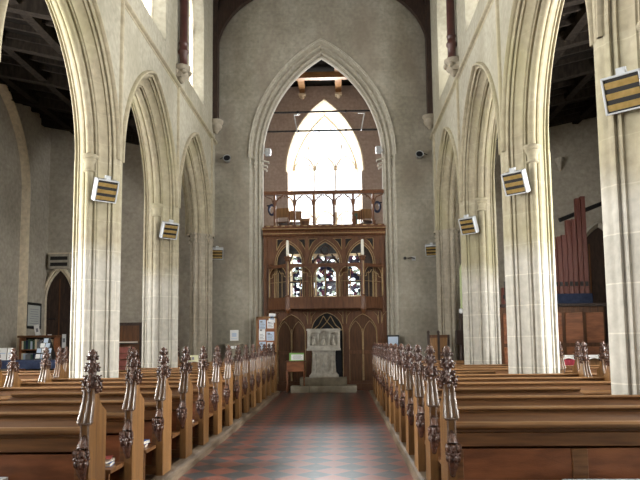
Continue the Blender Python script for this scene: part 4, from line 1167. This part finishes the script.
leaflet(1.62, ys_r[8]-.05, 0, 'small blue service sheet on a right pew seat', 'bluepaper')

# ------------------------------------------------------------ left aisle furnishings
# end-wall pointed door
dr = MB(); o = Opening(-8.30, .40, 0, 2.9, .9); ol = o.outline(12)
dr.prism([(u, z) for u, z in ol], WX-.03, WX+.02, lambda u, v, w: (u, w, v))
d1 = struct(dr, 'door_1', M['darkwood'])
m = MB(); m.box(-8.315, -8.285, WX-.05, WX-.03, 0, 3.55); m.build('joint_cover', M['screenpanel'], d1)
m = MB(); m.tube([(-8.66, WX-.045, 2.3), (-8.4, WX-.045, 2.3)], .02, 5); m.tube([(-8.66, WX-.045, .9), (-8.4, WX-.045, .9)], .02, 5); m.build('hinge_strap', M['blackiron'], d1)
rows = [[(o.uc+(u-o.uc)*(1+g), WX-d, z if z < 2.9 else 2.9+(z-2.9)*(1+g*.8)) for u, z in ol] for d, g in ((.0, .34), (.10, .32), (.12, .22), (.06, .17), (.10, .08), (.0, .02))]
m = MB(); m.grid(rows); struct(m, 'trim_5', M['warmstone'], True)
for x, z, l in ((-8.58, 1.68, 'upper small'), (-8.58, 1.40, 'lower small'), (-8.12, 1.40, 'tall')):
    h_ = .42 if l == 'tall' else .14
    t = empty('door_notice', (x, WX-.045, z)); tag(t, '%s white notice pinned to the dark pointed aisle door' % l, 'paper', 'notices on the aisle door')
    MB().box(-.06, .06, -.004, .004, 0, h_).build('sheet', M['white'], t); MB().box(-.04, .04, -.006, -.004, h_*.4, h_*.7).build('print', M['printgrey'], t)
# framed plaque on side wall
t = empty('framed_plaque', (-AX+.03, 18.95, 1.98)); tag(t, 'framed white plaque in a dark frame on the left aisle wall', 'plaque')
MB().box(-.02, .02, -.48, .48, 0, .78).build('frame', M['blackiron'], t, bevel=.01)
MB().box(.02, .026, -.38, .38, .08, .70).build('sheet', mat('grey_paper', (.42, .44, .42), .6), t)
m = MB()
for k in range(7): m.box(.026, .028, -.26+.04*(k % 2), .28-.03*(k % 3), .15+.07*k, .165+.07*k)
m.build('print', M['printgrey'], t)
# wall box above door
t = empty('louvred_wall_box', (-8.28, WX-.1, 3.86)); tag(t, 'grey louvred box on the wall above the aisle door', 'wall box')
MB().box(-.33, .33, -.1, .1, 0, .46).build('case', M['aisle'], t, bevel=.01)
m = MB()
for k in range(2): m.box(-.27, .27, -.112, -.1, .08+k*.19, .19+k*.19)
m.build('louvre', M['black'], t)
m = MB(); m.box(-.36, .36, -.13, .1, .46, .5); m.build('top', M['warmstone'], t)
# bookcase
bk = empty('bookcase', (-7.9, 17.7, 0)); tag(bk, 'dark wooden bookcase full of books against the left aisle wall', 'bookcase')
for a_ in (-.5, .46): MB().box(a_, a_+.04, -.16, .16, 0, 1.7).build('side_panel', M['oakpanel'], bk)
MB().box(-.55, .55, -.2, .18, 1.7, 1.76).build('top', M['screen'], bk, bevel=.01)
for z in (.1, .6, 1.0, 1.35): MB().box(-.46, .46, -.15, .15, z, z+.03).build('shelf', M['oakpanel'], bk)
MB().box(-.46, .46, .14, .16, 0, 1.7).build('back_panel', M['darkwood'], bk)
random.seed(3)
for zi, z in enumerate((1.03, 1.38)):
    x = -.44
    k = 0
    while x < .38:
        w_ = random.uniform(.04, .07); h_ = random.uniform(.2, .27)
        if zi == 1 and .1 < x < .25: x += w_; k += 1; continue
        mm, cn = random.choice([('navy', 'dark blue'), ('bookgreen', 'dark green'), ('bookcream', 'cream'), ('printgrey', 'grey'), ('bluepaper', 'pale blue')])
        t = empty('book', (-7.9+x+w_/2, 17.65, z)); tag(t, '%s book, %s from the left on the %s shelf of the aisle bookcase' % (cn, ORD[k] if k < 15 else 'last', ('lower', 'upper')[zi]), 'book', 'books on the %s shelf of the bookcase' % ('lower', 'upper')[zi])
        MB().box(-w_/2+.002, w_/2-.002, -.1, .08, 0, h_).build('cover', M[mm], t); MB().box(-w_/2+.006, w_/2-.006, -.095, .078, h_, h_+.001).build('pages', M['pages'], t)
        x += w_; k += 1
t = empty('leaning_card', (-7.93, 17.65, 1.76)); tag(t, 'white card propped on top of the aisle bookcase', 'card')
MB().box(-.07, .07, -.01, .0, 0, .3, Matrix.Rotation(R(-12), 4, 'Y')).build('card', M['white'], t); MB().box(-.03, .03, -.013, -.01, .1, .2, Matrix.Rotation(R(-12), 4, 'Y')).build('print', M['printgrey'], t)
# table with navy cloth, leaflets rack
tb_ = empty('cloth_table', (-7.6, 15.8, 0)); tag(tb_, 'long table under a navy cloth in the left aisle', 'table')
MB().box(-1.5, 1.5, -.4, .4, 1.08, 1.12).build('top', M['oak'], tb_)
for sx in (-1.4, 1.4):
    for sy in (-.32, .32): MB().box(sx-.03, sx+.03, sy-.03, sy+.03, 0, 1.08).build('leg', M['oak'], tb_)
m = MB(); n = 30; rows = []
top = [(-1.53+3.06*k/n) for k in range(n+1)]
for (yy_, z_) in ((-.46, .93), (-.45, 1.0), (-.435, 1.10), (-.42, 1.13), (.42, 1.13), (.435, 1.1)):
    rows.append([(x, yy_-(.015*math.sin(x*14) if z_ < 1.05 else 0), z_) for x in top])
m.grid(rows); o = m.build('tablecloth', M['navy'], None, True, loc=(-7.6, 15.8, 0)); tag(o, 'navy cloth spread over the table in the left aisle', 'tablecloth')
for k, (x, l) in enumerate(((-7.82, 'leftmost'), (-7.62, 'second'))):
    t = empty('open_leaflet', (x+.0, 15.6, 1.135), R(4)); tag(t, 'white card standing on the navy cloth, %s at the left edge' % l, 'card', 'white cards on the navy table')
    MB().box(-.085, .085, -.01, 0, 0, .30, Matrix.Rotation(R(-10), 4, 'X')).build('sheet', M['white'], t)
    MB().box(-.06, .06, -.013, -.01, .15, .18, Matrix.Rotation(R(-10), 4, 'X')).build('print', M['bluepaper'], t)
rk = empty('leaflet_rack', (-6.95, 16.0, 1.13)); tag(rk, 'pyramid leaflet rack on the navy table in front of the bookcase', 'rack')
m = MB(); m.add([(-.24, -.12, 0), (.24, -.12, 0), (.08, .1, .55), (-.08, .1, .55), (-.24, .16, 0), (.24, .16, 0)], [(0, 1, 2, 3), (4, 3, 2, 5), (0, 3, 4), (1, 5, 2), (0, 4, 5, 1)]); m.build('stand', M['blackiron'], rk)
idx = 0
for r_, (n_, z_) in enumerate(((3, .03), (3, .17), (2, .3), (1, .42))):
    for k in range(n_):
        x = (k-(n_-1)/2)*.13; t = empty('rack_leaflet', (-6.95+x, 16.0-.13+z_*.38, 1.13+z_), 0)
        tag(t, 'pale leaflet in the %s tier of the pyramid leaflet rack' % ('bottom', 'second', 'third', 'top')[r_], 'leaflet', 'leaflets in tier %s of the rack' % ('one', 'two', 'three', 'four')[r_])
        MB().box(-.055, .055, -.006, 0, 0, .115, Matrix.Rotation(R(-20), 4, 'X')).build('sheet', M[('white', 'bluepaper')[(k+r_) % 2]], t)
# dark cabinet and red seats in the bay between piers
chest('dark_cabinet', -6.05, -5.35, 18.6, 19.1, 0, 2.12, M['darkwood'], 'tall dark wooden cabinet at the end of the left aisle, between the two left piers', 'cabinet')
t = empty('cabinet_ledge', (-5.7, 18.54, 1.53)); tag(t, 'pale folded papers on a ledge of the dark aisle cabinet', 'papers'); MB().box(-.28, .28, -.05, .04, 0, .035).build('stack', M['pages'], t); MB().box(-.3, .3, -.05, .04, -.04, 0).build('ledge', M['darkwood'], t)
for k in range(3):
    z0 = .62+k*.27
    t = empty('red_kneeler', (-5.75, 17.9, z0 if k else 0.35)); t.location.z = .35+.36*k
    tag(t, 'dusty red padded cushion, the %s of the stack between the left piers' % ('lowest', 'middle', 'topmost')[k], 'cushion', 'stacked red cushions in the left aisle')
    MB().box(-.42, .42, -.2, .2, 0, .34).build('pad', M['cushionred'], t, bevel=.04); MB().box(-.43, .43, -.21, .21, .16, .18).build('piping', M['screenpanel'], t, bevel=.005)
chest('low_chest', -6.25, -5.25, 17.6, 18.2, 0, .35, M['oakpanel'], 'low oak chest under the stack of red cushions', 'chest')

# ------------------------------------------------------------ right side: chair, candle stand, organ, altar
ch = empty('high_backed_chair', (3.05, 18.75, 0), R(0)); tag(ch, 'high-backed wooden chair with finials beside the right half pier', 'chair')
ch.location = (3.23, 18.2, 0)
MB().box(-.28, .28, -.5, -.02, .42, .48).build('seat', M['oak'], ch, bevel=.01)
m = MB(); m.box(-.24, .24, .0, .03, .5, 1.6); m.build('back_panel', M['oak'], ch)
m = MB(); m.box(-.28, .28, -.01, .04, 1.58, 1.66); m.box(-.02, .02, -.01, .02, .5, 1.6); m.build('back_rail', M['screenpanel'], ch)
for sx in (-.28, .0): 
    m = MB(); m.box(sx-.03, sx+.03, -.02, .05, 0, 1.68); m.blob((sx, .015, 1.73), (.04, .04, .055)); m.build('post', M['darkwood'], ch)
m = MB(); m.box(.25, .31, -.02, .05, 0, 1.66); m.build('post', M['darkwood'], ch)
for sx in (-.25, .25): MB().box(sx-.025, sx+.025, -.5, -.45, 0, .65).build('leg', M['oak'], ch); MB().box(sx-.03, sx+.03, -.5, 0, .65, .69).build('arm', M['oak'], ch)
cs_ = empty('carved_stand', (4.05, 18.4, 0)); cs_.location = (3.88, 18.25, 0)
tag(cs_, 'dark turned wooden stand with a white lamp beside the right half pier', 'lamp stand')
MB().lathe([(.2, 0), (.2, .06), (.08, .1), (.05, .2), (.08, .35), (.05, .5), (.07, .8), (.05, .9), (.09, 1.0), (.06, 1.1), (.05, 1.3), (.07, 1.38), (.05, 1.42), (.05, 2.2)], 0, 0, 10).build('turned_post', M['darkwood'], cs_, True)
MB().box(-.16, .04, -.1, .1, 1.38, 1.78).build('box', M['darkwood'], cs_, bevel=.01)
MB().box(-.06, .06, -.05, .05, 2.12, 2.26).build('bracket', M['darkwood'], cs_)
MB().blob((0, -.05, 2.32), (.06, .05, .08)).build('lamp', M['white'], cs_, True)

og = empty('pipe_organ', (0, 17.2, 0)); og.location = (5.95, 17.2, 0); tag(og, 'brown pipe organ with stepped square red pipes in the right aisle', 'organ')
m = MB(); m.box(-1.25, 1.50, 0, .9, 0, 2.36); og_case = m.build('case', M['screenpanel'], og, bevel=.01)
for k in range(5):
    x = -1.2+k*.54; p = MB(); p.box(x+.05, x+.5, -.03, 0, .3, 1.3); p.build('case_panel', M['oakpanel'], og, bevel=.01)
    p = MB(); p.box(x+.05, x+.5, -.03, 0, 1.4, 2.2); p.build('case_panel', M['oakpanel'], og, bevel=.01)
MB().box(-1.27, 1.57, -.06, .9, 2.36, 2.44).build('case_cornice', M['darkwood'], og, bevel=.01)
MB().box(.2, 1.2, -.04, .5, 2.44, 2.70).build('blue_rail', M['navy'], og)
ptop = [4.26, 4.3, 4.68, 4.72, 5.3, 5.34, 4.75]
for k, zt in enumerate([3.9, 4.24, 4.28, 4.68, 4.70, 5.27, 5.32]):
    x = .22+.132*k
    if zt > 5.2: x += .01
    p = MB(); p.box(x, x+.122, 0, .14, 2.70, zt); po = p.build('pipe', M['organred'], og, bevel=.008)
    q_ = MB(); q_.box(x+.02, x+.102, -.006, .0, 2.9, 3.02); q_.build('pipe_mouth', M['black'], po)
for k in range(4):
    x = -1.1+.15*k; p = MB(); p.box(x, x+.13, .2, .34, 2.44, 2.9+.12*k); po = p.build('pipe', M['organred'], og, bevel=.008)
    q_ = MB(); q_.box(x+.02, x+.10, .194, .2, 2.6, 2.7); q_.build('pipe_mouth', M['black'], po)
# dark arch + sloping beam behind, on the right aisle end wall
m = MB(); o = Opening(8.42, .72, 0, 3.6, 1.3); m.prism(o.outline(12), WX-.02, WX+.015, lambda u, v, w: (u, w, v)); d2 = struct(m, 'door_2', M['darkwood'])
m = MB()
for dx in (-.3, .3): m.box(8.42+dx-.02, 8.42+dx+.02, WX-.05, WX-.02, 0, 4.4)
m.build('mullion', M['screenpanel'], d2)
rows = [[(o.uc+(u-o.uc)*(1+g), WX-d, z if z < 3.6 else 3.6+(z-3.6)*(1+g*.8)) for u, z in o.outline(12)] for d, g in ((.0, .22), (.10, .2), (.12, .14), (.06, .1), (.0, .02))]
m = MB(); m.grid(rows); struct(m, 'trim_6', M['aisle'], True)
tag(MB().tube([(6.9, 18.7, 4.95), (9.0, 18.7, 5.75)], .07, 6).build('sloping_rail', M['blackiron']), 'dark sloping rail crossing the wall right of the organ pipes', 'rail')
MBc = MB().lathe([(.02, -.4), (.07, -.3), (.09, -.15), (.13, -.1), (.14, 0), (0, 0)], 7.35, WX-.02, 10, 7.1); tag(MBc.build('wall_corbel', M['aisle'], None, True), 'small stone corbel high on the wall above the organ', 'corbel')
# altar table with crimson frontal and lace
at = empty('altar_table', (6.35, 15.6, 0)); tag(at, 'oak altar table half covered in crimson cloth in the right aisle', 'table')
MB().box(-.75, .75, -.3, .3, 1.06, 1.1).build('top', M['oak'], at, bevel=.006)
MB().box(-.7, .7, -.26, -.22, .2, 1.06).build('front_panel', M['oak'], at)
for sx in (-.68, .68):
    for sy in (-.24, .24): MB().box(sx-.03, sx+.03, sy-.03, sy+.03, 0, 1.06).build('leg', M['oak'], at)
m = MB(); rows = [[(-.77+.5*k/10, y_+.01*math.sin(k*1.7), z_) for k in range(11)] for y_, z_ in ((-.335, .62), (-.33, .8), (-.32, 1.09), (-.31, 1.112))]
m.grid(rows); tag(m.build('crimson_frontal', M['crimson'], None, True, loc=(6.35, 15.6, 0)), 'crimson cloth hanging over the left front of the altar table', 'cloth')
m = MB(); rows = [[(-.77+1.54*k/30, y_, z_-(.01+.02*math.sin(k*1.1) if z_ < 1.09 else 0)) for k in range(31)] for y_, z_ in ((-.345, 1.05), (-.34, 1.10), (-.33, 1.118), (0, 1.12), (.33, 1.118), (.34, 1.1))]
m.grid(rows); tag(m.build('lace_cloth', M['lace'], None, True, loc=(6.35, 15.6, 0)), 'white lace cloth along the top of the altar table', 'cloth')
# wood screen panel between the two right piers
chest('wooden_partition', 4.62, 5.3, 15.9, 16.1, 0, 2.45, M['organred'], 'reddish wooden partition seen between the two right piers', 'partition')
t = empty('wall_speaker', (4.75, 16.4, 3.1)); tag(t, 'black box loudspeaker hanging in the gap between the two right piers', 'speaker'); t.location = (4.85, 16.6, 2.5)
MB().box(-.12, .12, -.1, .1, 0, .5).build('case', M['black'], t, bevel=.01); MB().box(-.1, .1, -.11, -.1, .03, .47).build('grille', M['blackiron'], t); MB().tube([(0, 0, .5), (0, 0, 6.0)], .01, 5).build('hanging_rod', M['blackiron'], t)

# ------------------------------------------------------------ light
def area(name, loc, rot, sx, sy, power, color=(1, 1, 1)):
    l = bpy.data.lights.new(name, 'AREA'); l.shape = 'RECTANGLE'; l.size = sx; l.size_y = sy; l.energy = power; l.color = color
    o = bpy.data.objects.new(name, l); col.objects.link(o); o.location = loc; o.rotation_euler = rot; return o
LC = (1.0, .99, .96)
for sg, nm in ((-1, 'left'), (1, 'right')):
    ry = R(90)*-sg*-1
    for yc in BC:
        # daylight outside each clerestory window
        area('clerestory_daylight', (sg*4.45, yc, 9.9), (0, R(90)*sg, 0), 2.6, 1.6, 290, LC)
    for yc, pw in ((BC[1], 1200), (BC[2], 1750), (BC[3], 380)):
        area('aisle_daylight', (sg*(AX+.75), yc, 3.6), (0, R(90)*sg, 0), 2.8, 1.8, pw, (1, .995, .97))
area('tower_daylight', (-.11, TY+1.0, 7.4), (R(-90), 0, 0), 2.9, 8.5, 2600, (.97, .98, 1))
area('east_fill_light', (0, -5.6, 7.3), (R(90), 0, 0), 4.2, 7.0, 300, LC)  # fill added behind the camera, entering by the unseen rear window
w = bpy.data.worlds.new('overcast_sky'); scn.world = w; w.use_nodes = True
w.node_tree.nodes['Background'].inputs[0].default_value = (.93, .96, 1, 1); w.node_tree.nodes['Background'].inputs[1].default_value = 2.5
scn.view_settings.view_transform = 'Standard'; scn.view_settings.look = 'None'; scn.view_settings.gamma = 1
scn.view_settings.use_curve_mapping = False; scn.view_settings.exposure = 0.0
